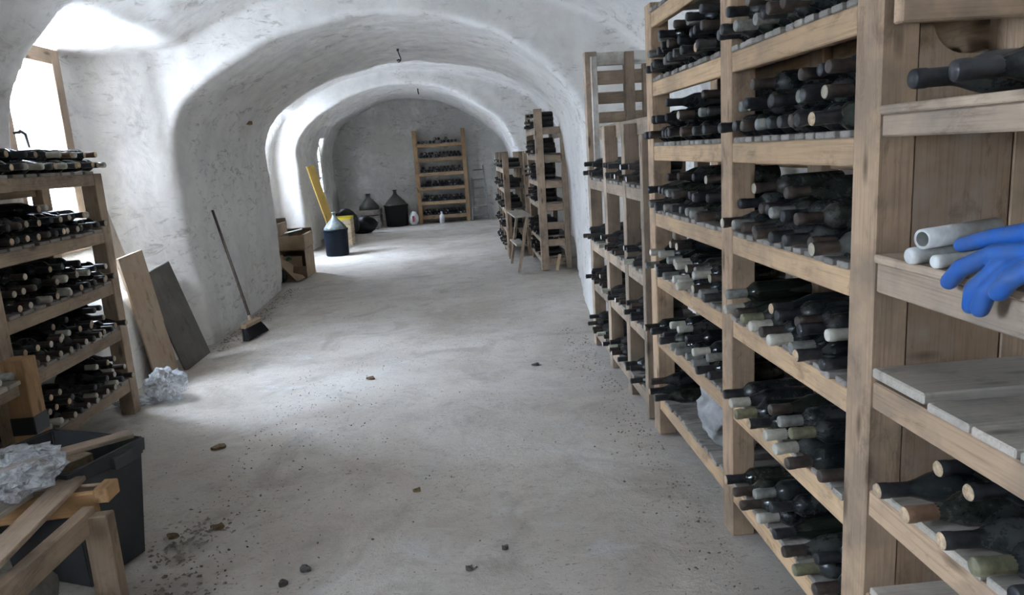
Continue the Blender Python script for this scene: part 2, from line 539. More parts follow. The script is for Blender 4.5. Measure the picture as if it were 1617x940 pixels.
def loft_y(sections, n=56):
    """closed solid lofted along y through open (x, z) outlines that start and end below the floor"""
    vs, fs = [], []
    rings = []
    for y, prof in sections:
        q = resample(prof, n)
        rings.append(list(range(len(vs), len(vs) + n)))
        vs += [(x, y, z) for x, z in q]
    for A, B in zip(rings, rings[1:]):
        for k in range(n):
            k2 = (k + 1) % n
            fs.append([A[k], A[k2], B[k2], B[k]])
    fs.append(rings[0][::-1]); fs.append(rings[-1])
    return vs, fs

def ell(x0, x1, zs, rise, xc, n=30):
    out = []
    for k in range(n + 1):
        a = math.pi * (1 - k / n)
        hw = (xc - x0) if math.cos(a) < 0 else (x1 - xc)
        out.append((xc + hw * math.cos(a), zs + rise * math.sin(a)))
    return out

ZB = -0.25
bay1 = [(-2.80, ZB)] + ell(-2.76, 1.90, 1.80, 1.27, -0.50) + [(1.90, ZB)]
arch1_front = [(-2.37, ZB), (-2.39, 0), (-2.42, .33), (-2.46, .73), (-2.47, 1.19), (-2.48, 1.46), (-2.48, 1.73), (-2.46, 1.89),
               (-2.40, 2.05), (-2.30, 2.18), (-2.15, 2.29), (-1.97, 2.40), (-1.68, 2.55), (-1.43, 2.65), (-1.13, 2.72), (-.86, 2.765),
               (-.60, 2.775), (-.33, 2.76), (-.06, 2.72), (.20, 2.63), (.47, 2.52), (.68, 2.37), (.84, 2.23), (1.0, 2.04),
               (1.08, 1.90), (1.13, 1.70), (1.16, 1.17), (1.12, 0.5), (1.08, 0), (1.07, ZB)]
arch1_rear = [(-2.44, ZB), (-2.42, 0), (-2.39, .33), (-2.38, .69), (-2.38, 1.18), (-2.39, 1.51), (-2.40, 1.77), (-2.35, 1.98),
              (-2.24, 2.13), (-2.03, 2.29), (-1.83, 2.40), (-1.64, 2.49), (-1.42, 2.58), (-1.23, 2.63), (-1.02, 2.675), (-.91, 2.70),
              (-.51, 2.71), (-.12, 2.66), (.28, 2.59), (.48, 2.54), (.87, 2.36), (1.06, 2.21), (1.18, 2.04), (1.27, 1.90),
              (1.34, 1.35), (1.39, .69), (1.43, 0), (1.43, ZB)]
bay2 = [(-3.30, ZB), (-3.30, 1.6), (-3.22, 2.0), (-3.0, 2.33), (-2.6, 2.66), (-1.99, 2.93), (-1.29, 3.05), (-.73, 3.06), (-.18, 3.0),
        (.37, 2.87), (.66, 2.78), (1.21, 2.53), (1.6, 2.2), (1.85, 1.7), (1.9, 1.2), (1.9, ZB)]
arch2 = [(-2.84, ZB), (-2.85, .62), (-2.87, 1.24), (-2.88, 1.61), (-2.88, 1.83), (-2.80, 2.01), (-2.66, 2.18), (-2.46, 2.35), (-2.22, 2.5),
         (-1.95, 2.63), (-1.64, 2.72), (-1.31, 2.79), (-1.03, 2.82), (-.75, 2.81), (-.34, 2.75), (.08, 2.59), (.34, 2.42), (.62, 2.21),
         (.78, 2.04), (.88, 1.86), (.95, 1.66), (1.05, 1.3), (1.15, .7), (1.2, ZB)]
arch2b = [(x * 1.0 + (.02 if x < 0 else -.02), z - .02) for x, z in arch2]
room3 = [(-3.05, ZB), (-3.05, 1.7), (-2.95, 2.1), (-2.77, 2.39), (-2.29, 2.68), (-1.82, 2.87), (-1.44, 2.94), (-1.05, 2.95), (-.49, 2.86),
         (.08, 2.62), (.44, 2.36), (.82, 2.07), (1.02, 1.80), (1.2, 1.4), (1.35, .9), (1.4, ZB)]

def prism_z(poly, z0, z1):
    """vertical prism; z1 may be a function of (x, y)"""
    n = len(poly)
    f1 = z1 if callable(z1) else (lambda x, y: z1)
    f0 = z0 if callable(z0) else (lambda x, y: z0)
    vs = [(x, y, f0(x, y)) for x, y in poly] + [(x, y, f1(x, y)) for x, y in poly]
    fs = [list(range(n))[::-1], list(range(n, 2 * n))]
    for k in range(n):
        k2 = (k + 1) % n
        fs.append([k, k2, n + k2, n + k])
    return vs, fs

XO = -3.95                               # outer face of the left wall
bay1_sill = [(-2.54, ZB), (-2.54, .68), (-2.78, .98)] + bay1[1:]
bay1_end = [(max(x, -2.50), z) for x, z in bay1]
voids = [loft_y([(-2.6, bay1), (4.92, bay1)], 90), loft_y([(4.90, bay1_sill), (6.30, bay1_sill), (6.62, bay1_end)], 90),
         loft_y([(6.60, arch1_front), (9.46, arch1_rear)]),
         loft_y([(9.45, bay2), (13.22, bay2)]),
         loft_y([(13.2, arch2), (14.45, arch2b)]),
         loft_y([(14.4, room3), (18.0, room3)])]
# first bay: deep window recess, far side splayed out to the pier
voids.append(prism_z([(-2.98, 4.86), (-2.0, 4.86), (-2.0, 6.61), (-2.49, 6.61), (-2.98, 6.20)], lambda x, y: 1.02 - (x + 2.98) * 0.85,
                     lambda x, y: 2.50 + (x + 2.98) * 0.14))
WIN1 = (5.12, 5.86, 1.08, 2.44)
voids.append(prism_z([(-2.9, 5.10), (-2.9, 5.88), (XO, 6.05), (XO, 4.90)], lambda x, y: 1.06, lambda x, y: 2.46 - (x + 2.9) * 1.15))
# window beside the camera
voids.append(prism_z([(-2.98, -0.55), (-2.0, -0.75), (-2.0, 1.35), (-2.98, 1.15)], 0.95, lambda x, y: 2.46 + (x + 2.98) * 0.14))
WIN2 = (-0.25, 0.70, 1.12, 2.40)
voids.append(prism_z([(-2.9, -0.27), (-2.9, 0.72), (XO, 0.80), (XO, -0.40)], lambda x, y: 1.10, lambda x, y: 2.42 - (x + 2.9) * 1.15))
# second bay
WIN3 = (11.75, 12.60, 1.05, 2.30)
voids.append(prism_z([(-3.42, 11.45), (-2.9, 11.45), (-2.7, 13.21), (-2.92, 13.21), (-3.42, 12.80)], 0.95, lambda x, y: 2.42 + (x + 3.42) * 0.1))
voids.append(prism_z([(-3.35, 11.73), (-3.35, 12.62), (XO, 12.75), (XO, 11.45)], lambda x, y: 1.03, lambda x, y: 2.32 - (x + 3.35) * 1.5))
# end room, narrow window
WIN4 = (16.20, 16.50, 0.90, 1.92)
voids.append(prism_z([(-2.9, 16.18), (-2.9, 16.52), (XO, 16.6), (XO, 16.0)], lambda x, y: 0.80, lambda x, y: 1.97 - (x + 2.9) * 0.9))
sv, sf = join(voids)
shell = remesh(sv, sf, 0.036, 1, 'shell')
nv = len(shell.vertices)
co = np.empty(nv * 3); shell.vertices.foreach_get('co', co); co = co.reshape(-1, 3)
no = np.empty(nv * 3); shell.vertices.foreach_get('normal', no); no = no.reshape(-1, 3)
disp = np.empty(nv)
for i in range(nv):
    p = Vector(co[i])
    a = 0.028 * noise.noise(p * 1.1) + 0.014 * noise.noise(p * 3.1 + Vector((7, 3, 1))) + 0.007 * noise.noise(p * 8.0)
    disp[i] = a
co2 = co + no * disp[:, None]
np_poly = len(shell.polygons)
ls = np.empty(np_poly, int); lt = np.empty(np_poly, int)
shell.polygons.foreach_get('loop_start', ls); shell.polygons.foreach_get('loop_total', lt)
lv = np.empty(len(shell.loops), int); shell.loops.foreach_get('vertex_index', lv)
assert (lt == 4).all()
quads = lv.reshape(-1, 4)
fc = co[quads].mean(axis=1)
X_, Y_, Z_ = fc[:, 0], fc[:, 1], fc[:, 2]
keep = (Z_ > -0.10) & (X_ > XO + 0.07) & (Y_ > -3.3)
cls = np.full(np_poly, 'wall_right', dtype=object)
cls[X_ < -0.5] = 'wall_left'
cls[(Z_ > 1.95) & (X_ > -2.9)] = 'ceiling'
cls[(X_ < -2.62) & (Z_ < 2.5)] = 'wall_left'
cls[(Y_ > 6.5) & (Y_ < 9.52)] = 'wall_first_arch'
cls[(Y_ > 13.12) & (Y_ < 14.48)] = 'wall_second_arch'
cls[Y_ > 17.88] = 'wall_end'
cls[Y_ < -2.5] = 'wall_behind'
for nm in ('wall_left', 'wall_right', 'ceiling', 'wall_first_arch', 'wall_second_arch', 'wall_end', 'wall_behind'):
    sel = keep & (cls == nm)
    q = quads[sel][:, ::-1]                       # face inwards
    u, inv = np.unique(q, return_inverse=True)
    inv = inv.reshape(-1, 4)
    me = bpy.data.meshes.new(nm)
    me.vertices.add(len(u)); me.vertices.foreach_set('co', co2[u].ravel())
    me.loops.add(inv.size); me.loops.foreach_set('vertex_index', inv.ravel())
    me.polygons.add(len(inv)); me.polygons.foreach_set('loop_start', np.arange(0, inv.size, 4))
    me.polygons.foreach_set('use_smooth', np.ones(len(inv), bool))
    me.update(calc_edges=True); me.validate()
    me.materials.append(M['plaster_old'] if nm == 'wall_end' else M['plaster_smooth'] if nm in ('ceiling', 'wall_first_arch', 'wall_second_arch') else M['plaster'])
    o = link(nm, me); o['kind'] = 'structure'
bpy.data.meshes.remove(shell)

# floor
gx, gy = 64, 220
fv = []
for j in range(gy + 1):
    for i in range(gx + 1):
        x = -3.6 + 5.8 * i / gx; y = -3.35 + 21.6 * j / gy
        fv.append((x, y, 0.008 * noise.noise(Vector((x * 0.9, y * 0.9, 0))) - 0.008))
ff = [[j * (gx + 1) + i, j * (gx + 1) + i + 1, (j + 1) * (gx + 1) + i + 1, (j + 1) * (gx + 1) + i] for j in range(gy) for i in range(gx)]
fl = link('floor', mesh_from('floor', fv, ff, M['floor'], True)); fl['kind'] = 'structure'
# yard outside the windows
gr = link('ground_outside', mesh_from('ground_outside', [(-14, -12, .75), (XO + .05, -12, .75), (XO + .05, 28, .75), (-14, 28, .75)], [[0, 1, 2, 3]], M['outside']))
gr['kind'] = 'structure'

# windows
def window(name, x, y0, y1, z0, z1, bars, handle_y=None, t=0.11, cross=(), wm='window_wood'):
    w = empty(name, (x, (y0 + y1) / 2, z0), kind='structure')
    y0, y1, z0, z1 = y0 - .05, y1 + .05, z0 - .06, z1 + .06
    for zc_ in cross: box('glazing_bar', w, x - .03, x + .03, y0, y1, zc_ - .02, zc_ + .02, wm)
    box('window_jamb', w, x - .05, x + .045, y0, y0 + t, z0, z1, wm)
    box('window_jamb', w, x - .05, x + .045, y1 - t, y1, z0, z1, wm)
    box('window_head', w, x - .05, x + .045, y0 + t, y1 - t, z1 - t, z1, wm)
    box('window_sill', w, x - .05, x + .06, y0 + t, y1 - t, z0, z0 + t, wm)
    ys = [y0 + t] + list(bars) + [y1 - t]
    for b in bars:
        box('mullion', w, x - .04, x + .035, b - .03, b + .03, z0 + t, z1 - t, wm)
    for a, b in zip(ys, ys[1:]):
        pa = a + (.03 if a in bars else 0); pb = b - (.03 if b in bars else 0)
        link('pane', mesh_from('pane', *prism_z([(x - .004, pa), (x + .004, pa), (x + .004, pb), (x - .004, pb)], z0 + t, z1 - t), M['pane']), w)
    if handle_y is not None:
        zc = 1.88
        v, f = join([tube([(x + .04, handle_y, zc), (x + .085, handle_y, zc)], .011, 8),
                     tube([(x + .085, handle_y, zc + .01), (x + .088, handle_y + .05, zc - .01), (x + .09, handle_y + .065, zc - .10)], [.011, .012, .009], 8)])
        link('handle', mesh_from('handle', v, f, M['metal_dark'], True), w)
    return w
window('window_1', -2.985, *WIN1, [], handle_y=5.16)
window('window_2', -3.02, *WIN2, [0.225])
window('window_3', -3.46, *WIN3, [12.17])
window('window_4', -3.12, *WIN4, [], t=0.07, cross=(1.25, 1.6), wm='white_wood')
portal('daylight_opening', (XO + .12, 5.47, 2.5), 1.15, 2.45, (1, 0, 0))
portal('daylight_opening', (XO + .12, 0.30, 2.4), 1.5, 2.5, (1, 0, 0))
portal('daylight_opening', (XO + .12, 12.1, 2.15), 1.35, 2.3, (1, 0, 0))
portal('daylight_opening', (XO + .12, 16.3, 1.85), .65, 2.1, (1, 0, 0))

# ------------------------------------------------------------------ bottles
ORD = ['first', 'second', 'third', 'fourth', 'fifth', 'sixth', 'seventh', 'eighth', 'ninth', 'tenth', 'eleventh', 'twelfth',
       'thirteenth', 'fourteenth', 'fifteenth', 'sixteenth', 'seventeenth', 'eighteenth', 'nineteenth', 'twentieth']
BL = 0.30
PROFILES = {
    'straight': [(0.006, 0), (0, .020), (0, .031), (.004, .0375), (.10, .038), (.185, .038), (.198, .0362), (.209, .029), (.218, .021), (.227, .0170), (.235, .0160), (.292, .0138), (.294, 0)],
    'sloped': [(0.006, 0), (0, .020), (0, .033), (.004, .0382), (.08, .0388), (.145, .0388), (.165, .037), (.185, .0305), (.203, .0235), (.220, .0185), (.235, .0162), (.292, .0138), (.294, 0)],
}
CAPSIDE = [(.222, .0165), (.225, .0172), (.272, .0172), (.275, .0184), (.291, .0184), (.296, .0172)]
CAPEND = [(.296, .0172), (.2985, .0155), (.2995, 0)]
CAPS = {'black-capped': ('cap_black', 'cap_black'), 'brown-capped': ('cap_brown', 'cap_brown'), 'cream-capped': ('cap_cream', 'cap_cream'),
        'grey-capped': ('cap_grey', 'cap_grey'), 'olive-capped': ('cap_olive', 'cap_olive'), 'cork-ended': ('cap_black', 'cork'),
        'pale-ended': ('cap_brown', 'cap_bone'), 'copper-capped': ('cap_copper', 'cork')}
BOT = {}
for k, prof in PROFILES.items():
    v, f = revolve(prof, 16)
    for g in ('glass', 'glass_green'):
        BOT[k, g] = mesh_from('wine_bottle', v, f, M[g], True)
CAPM = {}
for k, (a, b) in CAPS.items():
    v1, f1 = revolve(CAPSIDE, 14); v2, f2 = revolve(CAPEND, 14)
    v, f = join([(v1, f1), (v2, f2)])
    CAPM[k] = mesh_from('capsule', v, f, smooth=True, mats=[M[a], M[b]], fmat=[0] * len(f1) + [1] * len(f2))
WEIGHTS = {
    'dark': ['black-capped'] * 9 + ['brown-capped'] * 3 + ['grey-capped'] * 2 + ['pale-ended', 'cork-ended'],
    'mixed': ['black-capped'] * 4 + ['cream-capped'] * 3 + ['brown-capped'] * 3 + ['grey-capped'] * 3 + ['cork-ended', 'pale-ended', 'olive-capped'],
    'pale': ['cream-capped'] * 6 + ['grey-capped'] * 4 + ['black-capped'] * 3 + ['olive-capped', 'pale-ended'],
    'left': ['cork-ended'] * 4 + ['pale-ended'] * 5 + ['cream-capped'] * 2 + ['black-capped'] * 5 + ['brown-capped'] * 2,
    'top': ['copper-capped'] * 4 + ['cream-capped'] * 3 + ['cork-ended'] * 3 + ['black-capped'] * 3,
}
def bottle(tip, direction, look, shape, label, group, roll=0.0, scale=1.0):
    """tip = where the neck ends, direction = from base to neck"""
    d = Vector(direction).normalized()
    q = d.to_track_quat('X', 'Z')
    R = q.to_matrix().to_4x4() @ Matrix.Rotation(roll, 4, 'X')
    if scale != 1.0: R = R @ Matrix.Scale(scale, 4)
    R.translation = Vector(tip) - d * BL * scale
    o = link('wine_bottle', BOT[shape, random.choice(('glass', 'glass', 'glass_green'))], None, R)
    tag(o, label, 'bottle', group)
    c = bpy.data.objects.new('capsule', CAPM[look]); COL.objects.link(c)
    c.parent = o
    return o

def stack(rack, side, xtip, y0, y1, z, layers, palette, shelf, group, frm, pitch=0.0815, flip=False, drop=0.0):
    """layers = bottles in each layer; side = +1 necks towards +x, -1 towards -x; y0 is the end counted from"""
    rnd = random.Random(int(abs(z) * 1000 + abs(y0) * 77 + xtip * 13))
    sgn = 1 if y1 > y0 else -1
    n0 = layers[0]
    room = abs(y1 - y0)
    p = room / n0 if room / n0 > pitch else pitch
    lname = ['bottom row', 'second row', 'third row']
    for li, n in enumerate(layers):
        dz = 0.039 + li * (0.067 if p < 0.09 else 0.063)
        cnt = 0
        slots = n0 - li
        use = sorted(rnd.sample(range(slots), min(n, slots)))
        for s in use:
            y = y0 + sgn * (p * (s + 0.5 + li * 0.5))
            yaw = rnd.uniform(-.035, .035); pit = rnd.uniform(-.02, .008) - 0.01 * (li == 0)
            d = (side * math.cos(yaw), math.sin(yaw), pit)
            look = rnd.choice(WEIGHTS[palette])
            shape = rnd.choice(('straight', 'straight', 'sloped'))
            xt = xtip + side * (rnd.uniform(-.03, .025) - .03 * li)
            lab = f"{look} bottle, {ORD[cnt]} from {frm}, {lname[li]}, {shelf}, {rack}"
            bottle((xt, y, z + dz + pit * 0.2), d, look, shape, lab, group, rnd.uniform(0, 6.28))
            cnt += 1

# ------------------------------------------------------------------ racks
def rack(name, label, x_front, x_back, posts, shelves, pw, beam_h, wm, slat_w, height, skip=(), heights=None, group=None, slat_mat='slat', beam_mat=None, back_h=0.115, pd=0.09):
    """posts = list of (y0, y1) of each upright pair; the front is the side with bottle necks"""
    s = 1 if x_back > x_front else -1
    bm_ = beam_mat or wm
    r = empty(name, ((x_front + x_back) / 2, (posts[0][0] + posts[-1][1]) / 2, 0), label, 'rack', group)
    for k, (a, b) in enumerate(posts):
        h = heights[k] if heights else height
        x0, x1 = sorted((x_front, x_front + s * pd)); box('post', r, x0, x1, a, b, 0, h, wm)
        x0, x1 = sorted((x_back - s * .07, x_back)); box('back_post', r, x0, x1, a, b, 0, h - .01, wm)
    for bi in range(len(posts) - 1):
        ya, yb = posts[bi][1], posts[bi + 1][0]
        for si, z in enumerate(shelves):
            if (bi, si) in skip: continue
            t = .018
            x0, x1 = sorted((x_front + s * .004, x_front + s * .038)); box('front_beam', r, x0, x1, ya + .001, yb - .001, z - t - beam_h, z - t, bm_)
            x0, x1 = sorted((x_back - s * .036, x_back - s * .006)); box('back_beam', r, x0, x1, ya + .001, yb - .001, z - t - back_h, z - t, bm_)
            n = max(1, int((yb - ya) / (slat_w + .012)))
            pit = (yb - ya) / n
            for k in range(n):
                yc = ya + pit * (k + .5)
                ov = random.uniform(-.006, .008)
                xs, xe = sorted((x_front - s * ov, x_back - s * .004))
                board('slat', r, (xs, yc, z - t / 2), (xe, yc, z - t / 2), min(slat_w, pit - .008) + random.uniform(-.006, .003), t, slat_mat)
        for e in (ya, yb):
            pass
    return r

SH = [2.185, 1.86, 1.55, 1.22, 0.905, 0.58, 0.235]
TR = 'tall right rack'
rack('wine_rack', 'tall weathered wooden wine rack full of dark bottles along the right wall', 0.96, 1.36,
     [(1.655, 1.765), (2.59, 2.695), (3.665, 3.77)], SH, .1, .07, 'rack', .052, 2.215, beam_mat='beam')
G1 = 'bottles in the tall right rack'
tip = 0.895
nb, fb = 'near bay', 'far bay'
plan = {1: ([9, 4], [11, 9, 6], 'dark', 'dark'), 2: ([9, 8, 4], [11, 9, 2], 'dark', 'dark'), 3: ([9, 6, 2], [11, 10, 4], 'dark', 'dark'),
        4: ([9, 6], [11, 9, 2], 'mixed', 'pale'), 5: ([8, 3], [10, 5], 'mixed', 'pale'), 6: ([8, 3], [], 'mixed', 'mixed')}
SNAME = ['', 'top shelf', 'second shelf', 'third shelf', 'fourth shelf', 'fifth shelf', 'lowest shelf']
for si, (a, b, pa, pb) in plan.items():
    if a: stack(f"{nb}, {TR}", -1, tip, 2.59 - .005, 1.765 + .005, SH[si], a, pa, SNAME[si], G1, 'far post')
    if b: stack(f"{fb}, {TR}", -1, tip, 3.665 - .005, 2.695 + .01, SH[si], b, pb, SNAME[si], G1, 'far post')
for k, (y, look, zz) in enumerate([(3.60, 'cork-ended', .0375), (3.49, 'black-capped', .0375), (3.56, 'brown-capped', .104)]):
    bottle((.89, y, .235 + zz), (-1, [0.02, -.02, .03][k], -.02), look, 'sloped',
           ['cork-ended bottle by the far post above the floor, lowest shelf, far bay', 'black-capped bottle touching the grey sack, lowest shelf, far bay',
            'brown-capped bottle lying on two others, lowest shelf, far bay'][k], G1)

# near bay of the right side: plank shelf unit with plywood side
u = empty('shelf_unit', (1.16, 1.2, 0), 'open wooden shelf unit with plywood side nearest the camera on the right', 'shelving')
NY0, NY1 = 0.62, 1.652
box('post', u, .96, 1.05, NY0 - .1, NY0, 0, 2.2, 'rack'); box('back_post', u, 1.29, 1.36, NY0 - .1, NY0, 0, 2.2, 'rack')
# plywood cheek with a scooped top corner
def ply_outline():
    pts = [(1.0505, .03), (1.285, .03), (1.285, 1.70), (1.16, 1.705)]
    for k in range(9):
        a = k / 8 * math.pi / 2
        pts.append((1.16 - .08 * math.sin(a), 1.785 - .08 * math.cos(a)))
    pts.append((1.0505, 1.79))
    return pts
po = ply_outline(); n_ = len(po)
vs = [(x, NY1 + .004, z) for x, z in po] + [(x, NY1 + .020, z) for x, z in po]
fs = [list(range(n_)), list(range(n_, 2 * n_))[::-1]] + [[k, n_ + k, n_ + (k + 1) % n_, (k + 1) % n_] for k in range(n_)]
link('plywood_panel', mesh_from('plywood_panel', vs, fs, M['ply']), u)
box('cross_beam', u, .972, 1.36, NY1 - .052, NY1 - .017, 1.772, 1.87, 'rack')
for z, h, m_, sl in ((1.60, .05, 'rack_grey', True), (1.262, .072, 'rack_grey', True), (.97, .07, 'rack', False), (.685, .07, 'rack', True), (.40, .07, 'rack', True)):
    t = .02
    yb = NY1 - .018
    box('front_beam', u, .955, .99, NY0 + .001, yb, z - t - h, z - t, m_)
    box('back_beam', u, 1.30, 1.34, NY0 + .001, yb, z - t - .1, z - t, m_)
    if z > 1.2:
        for xa, xb in ((.945, 1.075), (1.083, 1.205), (1.213, 1.345)):
            box('plank', u, xa, xb, NY0 + .002, yb - .002, z - t, z, 'rack_grey')
    elif sl:
        w = .135 if z < .7 else .10
        k = 0
        y = yb - .004
        while y - w > NY0:
            xa = .952 + random.uniform(-.006, .01)
            board('plank', u, (xa, y - w / 2, z - t / 2), (1.345, y - w / 2, z - t / 2), w - .012, t, 'shelf_plank' if z < 1 else 'slat')
            y -= w
    else:
        for (ya, yb2, dz) in ((1.432, 1.632, .012), (1.29, 1.42, 0), (1.165, 1.282, 0), (1.03, 1.155, 0), (.9, 1.02, 0), (.76, .89, 0), (.63, .75, 0)):
            board('plank', u, (.951, (ya + yb2) / 2, z - t / 2 + dz), (1.345, (ya + yb2) / 2, z - t / 2 + dz), yb2 - ya, t + dz * .5, 'shelf_plank')
box('cross_beam', u, 1.06, 1.29, NY1 - .05, NY1 - .018, .84, .90, 'rack_grey')
G2 = 'bottles in the near plank shelf unit'
NB = [((.935, 1.50, 1.645), (-1, .05, -.02), 'black-capped', 'sloped', 'large dusty black-capped bottle lying behind another on the upper shelf beside plywood', 1.15),
      ((.94, 1.38, 1.648), (-1, .18, -.03), 'black-capped', 'sloped', 'large dusty black-capped bottle nearest the camera on the upper shelf', 1.2)]
for tp, d, lk, sh, lb, sc in NB:
    bottle(tp, d, lk, sh, lb, G2, 0, sc)
LB = [(1.515, 0, 'cork-ended', 'sloped'), (1.40, 0, 'copper-capped', 'sloped'), (1.29, 0, 'cork-ended', 'sloped'), (1.195, 0, 'olive-capped', 'straight'), (1.10, 0, 'black-capped', 'straight'),
      (1.00, 0, 'black-capped', 'straight'), (.90, 0, 'brown-capped', 'straight'), (1.46, 1, 'cork-ended', 'straight'), (1.345, 1, 'cork-ended', 'straight')]
cnt = [0, 0]
for y, ly, lk, sh in LB:
    bottle((.905 + .10 * ly + random.uniform(-.01, .01), y, .685 + .039 + .07 * ly), (-1, random.uniform(-.02, .08), -.01), lk, sh,
           f"{lk} bottle, {ORD[cnt[ly]]} from plywood, {['bottom', 'upper'][ly]} row, lower plank shelf, right foreground", G2, 0, 1.04)
    cnt[ly] += 1

# white tubes and the blue gloves on the near shelf
def pipe(name, a, b, r, label, hollow=True):
    a, b = Vector(a), Vector(b); d = (b - a).length
    prof = [(0, r * .72), (0, r), (d * .5, r * 1.01), (d, r), (d, r * .72), (d * .5, r * .7), (0.0, r * .72)] if hollow else \
           [(0.004, 0), (.002, r * .7), (.006, r * .95), (.018, r), (d * .55, r * .92), (d, r * .9), (d, 0)]
    v, f = revolve(prof, 20)
    R = (b - a).to_track_quat('X', 'Z').to_matrix().to_4x4(); R.translation = a
    o = link(name, mesh_from(name, v, f, M['tube_white'], True), None, R)
    return tag(o, label, 'tube')
pipe('plastic_tube', (.945, 1.452, 1.318), (1.14, 1.50, 1.325), .0215, 'chalky white hollow plastic tube lying on two solid white sticks')
pipe('plastic_stick', (.925, 1.468, 1.281), (1.12, 1.50, 1.281), .0185, 'rounded solid white stick under the tube, farther from blue glove', False)
pipe('plastic_stick', (.935, 1.40, 1.278), (1.12, 1.425, 1.278), .015, 'thinner solid white stick under the tube, beside blue glove', False)

def glove(name, chains, palm, label, shift=(0, 0), fat=1.0):
    parts = []
    for pts, rad in chains:
        pts = [(p[0], p[1] + shift[0], p[2] + shift[1]) for p in pts]; rad = [r_ * fat for r_ in rad]
        parts.append(tube(pts, rad, 12))
        for p, r in zip(pts, rad): parts.append(ball(p, r * 1.0, 2))
    for c, r, sc in palm: parts.append(ball(c, r, 3, sc))
    v, f = join(parts)
    me = remesh(v, f, .0038, 5, name)
    me.materials.append(M['glove'])
    o = link(name, me)
    return tag(o, label, 'glove')
# upper glove: one long finger reaching forwards over the tubes
glove('rubber_glove', [([(.955, 1.335, 1.318), (.962, 1.27, 1.338), (.972, 1.17, 1.36), (.985, 1.06, 1.358)], [.0125, .0145, .017, .021]),
                       ([(.99, 1.23, 1.346), (1.0, 1.15, 1.352), (1.01, 1.06, 1.352)], [.0125, .014, .019])],
      [((1.01, 1.00, 1.345), .055, (.9, 1.2, .42)), ((1.02, .92, 1.338), .055, (.95, 1.3, .42))],
      'blue rubber glove with one finger stretched over the white tube', (.01, 0), 1.2)
# lower glove: palm on the beam, fingers hanging over its edge
glove('rubber_glove', [([(.925, 1.348, 1.238), (.925, 1.318, 1.268), (.94, 1.25, 1.305), (.96, 1.16, 1.315)], [.0145, .0155, .0165, .02]),
                       ([(.915, 1.272, 1.205), (.912, 1.262, 1.24), (.93, 1.225, 1.285), (.96, 1.15, 1.305)], [.0125, .0145, .016, .02]),
                       ([(.905, 1.232, 1.21), (.905, 1.218, 1.245), (.922, 1.185, 1.285), (.955, 1.12, 1.305)], [.0145, .0155, .017, .02]),
                       ([(.905, 1.188, 1.248), (.908, 1.168, 1.275), (.925, 1.135, 1.30), (.955, 1.09, 1.308)], [.0145, .0155, .017, .02])],
      [((.965, 1.10, 1.303), .055, (.8, 1.2, .42)), ((.985, 1.0, 1.30), .052, (.85, 1.4, .40))],
      'blue rubber glove with four fingers drooping over the shelf edge', (-.016, .012), 1.15)

# low rack further along the right side
LS = [1.325, 0.85, 0.535, 0.16]
lr = rack('wine_rack', 'lower narrow-bay wooden wine rack beyond the tall one on the right', 0.96, 1.33,
          [(3.90, 3.96), (4.33, 4.415), (4.92, 5.005), (5.555, 5.645)], LS, .085, .07, 'rack_grey', .088, 1.67, heights=[1.6, 1.67, 1.68, 2.235])
box('top_rail', lr, 1.04, 1.075, 3.80, 5.55, 1.60, 1.695, 'rack_grey')
box('white_stile', lr, 1.00, 1.045, 5.53, 5.555, 1.30, 2.20, 'white_wood')
box('white_rail', lr, 1.05, 1.47, 5.58, 5.62, 2.135, 2.23, 'white_wood')
for z0, z1 in ((2.0, 2.10), (1.86, 1.945), (1.72, 1.80)):
    box('slat', lr, 1.05, 1.47, 5.60, 5.625, z0, z1, 'rack_grey')
box('end_stile', lr, 1.40, 1.47, 5.58, 5.64, 0, 2.135, 'rack_grey')

# left rack
LSH = [1.595, 1.235, 0.905, 0.60, 0.25]
rack('wine_rack', 'dark-stained wooden wine rack of bottles against the left wall', -2.28, -2.68,
     [(3.56, 3.65), (4.755, 4.85)], LSH, .09, .07, 'left_rack', .10, 1.58)
G3 = 'bottles in the left rack'
LP = {0: ([13, 9], 'top'), 1: ([13, 10, 2], 'left'), 2: ([13, 11, 4], 'left'), 3: ([13, 10, 4], 'left'), 4: ([13, 10, 6], 'left')}
LN = ['top', 'second shelf', 'third shelf', 'fourth shelf', 'lowest shelf']
for si, (ly, pal) in LP.items():
    stack('left rack', 1, -2.225, 4.745 if si else 4.85, 3.66, LSH[si], ly, pal, LN[si], G3, 'far post', pitch=.0815)

# ------------------------------------------------------------------ distant bottles: too many and too small to tell apart
def far_bottles(items, seg=8):
    prof_b = [(0, .035), (.18, .036), (.205, .028), (.225, .0155), (.24, .015)]
    prof_c = [(.235, .0165), (.296, .0165)]
    prof_e = [(.296, .0165), (.30, 0)]
    A, B, E = revolve([(0, 0)] + prof_b, seg), revolve(prof_c, seg), revolve(prof_e, seg)
    vs, fs, fm = [], [], []
    for (tp, d, ci) in items:
        d = Vector(d).normalized()
        R = d.to_track_quat('X', 'Z').to_matrix().to_4x4(); R.translation = Vector(tp) - d * BL
        for (v, f), mi in ((A, 0), (B, ci[0]), (E, ci[1])):
            o = len(vs); vs += [R @ Vector(p) for p in v]; fs += [[i + o for i in q] for q in f]; fm += [mi] * len(f)
    return vs, fs, fm
FI = []
rf = random.Random(5)
CI = [(1, 1)] * 6 + [(3, 3)] * 3 + [(1, 2), (4, 4), (3, 2)]
